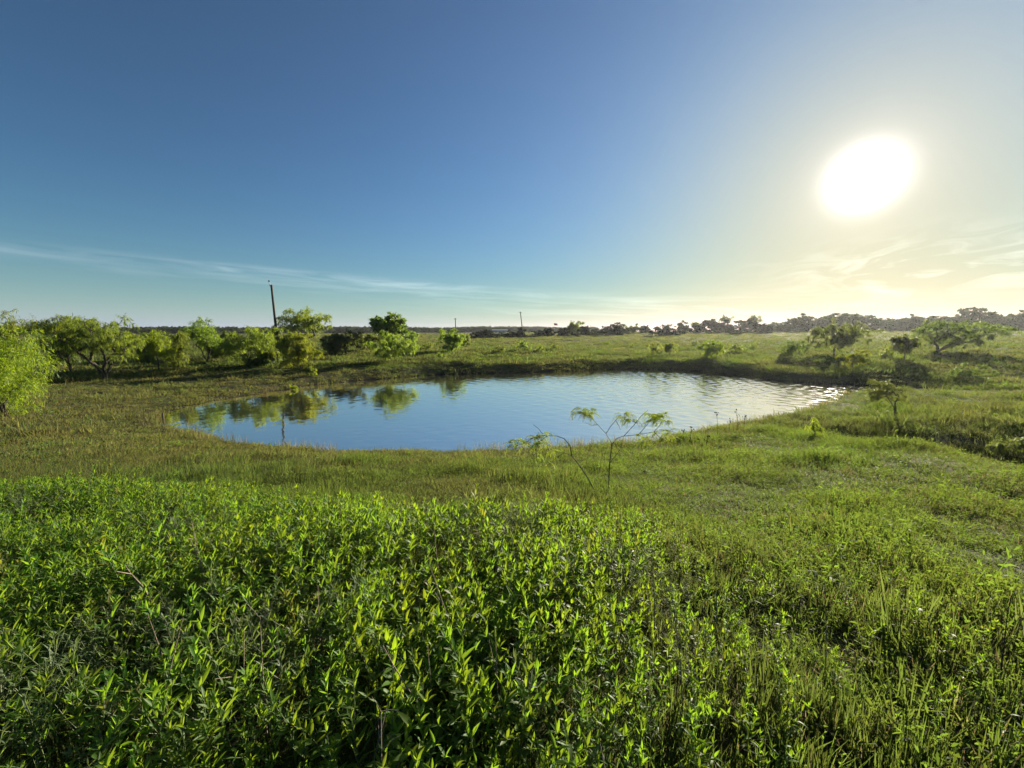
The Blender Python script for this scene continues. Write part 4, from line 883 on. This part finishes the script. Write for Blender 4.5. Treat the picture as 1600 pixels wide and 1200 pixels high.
for (x0, y0_, x1, y1, lab) in ts:
    p = place(x0, y0_); Yb = p[1]
    twig('dry_stalk', lab, [(x0, y0_, 0), ((x0 + x1) / 2 + 2, (y0_ + y1) / 2, 0), (x1, y1, -.03)], Yb, .0028, 'dry stem', 'twig', 'bare dry stems in the foreground')
c_ = 0
for _ in range(400):
    x, y = rng.uniform(-1.9, 1.0), rng.uniform(.75, 2.9)
    if c_ >= 26 or in_patch(np.array([x]), np.array([y]))[0] < .1 or abs(x) > 1.25 * y + .1: continue
    c_ += 1; h = rng.uniform(.38, .62); a = rng.random() * 6.28; l = rng.uniform(.02, .16)
    o = empty('dry_stalk', (x, y, float(gz(x, y)) - .01)); tag(o, 'bare straw coloured stem left from last year standing in the weed patch', 'dry stem', 'old bare stems in the weed patch')
    P = np.array([(0, 0, 0), (math.cos(a) * l * .3, math.sin(a) * l * .3, h * .5), (math.cos(a) * l, math.sin(a) * l, h)])
    q = Q(); q.tube(P, [.0026, .0022, .0012], 5); q.build('stem', MAT['twig'], o, True)
    for k in range(int(rng.integers(1, 4))):
        b0 = P[1] + (P[2] - P[1]) * rng.random(); d = np.array([rng.normal() * .06, rng.normal() * .06, rng.uniform(.04, .10)])
        q = Q(); q.tube([b0, b0 + d * .5 + np.array([0, 0, .005]), b0 + d], [.0014, .0011, .0007], 4); q.build('side_twig', MAT['twig'], o, True)
p = place(1562, 1085); Yb = p[1]
twig('dry_bush', 'dark many-stemmed dry plant near the right edge', [(1562, 1085, 0), (1566, 1030, .02), (1574, 960, .05), (1580, 930, .06)], Yb, .003, 'dry plant', 'seed',
     kids=[[(1562, 1080, 0), (1580, 1020, -.05), (1600, 960, -.1)], [(1562, 1080, 0), (1552, 1010, .05), (1546, 950, .08)], [(1566, 1030, .02), (1590, 985, .05), (1606, 930, .05)], [(1563, 1070, 0), (1566, 1000, -.08), (1564, 940, -.1)]])
p = place(256, 668); pz = at(256, 668, p[1]); b = at(256, 664, 13.2); b[2] = WZ - .15
o = empty('wooden_stake', b); tag(o, 'short dark stake standing in the left tip of the pond', 'stake')
q = Q(); q.tube([(0, 0, 0), (.01, 0, .2), (.015, 0, .42), (.016, 0, .43)], [.028, .026, .023, .012], 8); q.build('post', MAT['wood'], o, True)
for (px, py, s, lab) in [(1108, 731, .13, 'dark clod of earth in the grass right of the sapling'), (1010, 742, .08, 'small dark clod in the grass beside the sapling')]:
    p = place(px, py); t = np.linspace(0, math.pi, 7); q = Q()
    a = np.arange(10) * 2 * math.pi / 10
    q.tube(np.c_[np.zeros(7), np.zeros(7), -np.cos(t) * s * .5 + s * .25], np.maximum(np.sin(t) * s, .004), 10)
    o = q.build('dirt_clod', MAT['rock'], None, True, p); v = np.array([w.co[:] for w in o.data.vertices]); v *= (1 + .35 * (rng.random((len(v), 1)) - .5)); o.data.vertices.foreach_set('co', v.astype(np.float32).ravel()); tag(o, lab, 'dirt clod')
print('ground', GX.min(), GX.max(), GY.min(), GY.max(), GZ.min()); print('triangles', sum(sum(len(p.vertices) - 2 for p in o.data.polygons) for o in scene.objects if o.type == 'MESH' and len(o.data.polygons) < 400000))

# ------------------------------------------------------------------ haze
hm = bpy.data.materials.new('haze'); hm.use_nodes = True; t = hm.node_tree; t.nodes.clear()
pv = t.nodes.new('ShaderNodeVolumePrincipled'); pv.inputs['Color'].default_value = (.93, .96, 1.0, 1); pv.inputs['Density'].default_value = HAZE; pv.inputs['Anisotropy'].default_value = .6
mo = t.nodes.new('ShaderNodeOutputMaterial'); t.links.new(pv.outputs[0], mo.inputs['Volume'])
q = Q(); q.box((-790, -405, float(GZ.min()) - 1.0), (790, 800, 14.0)); hz_o = q.build('haze', hm); tag(hz_o, 'thin pale summer haze lying over the pasture', kind='stuff')
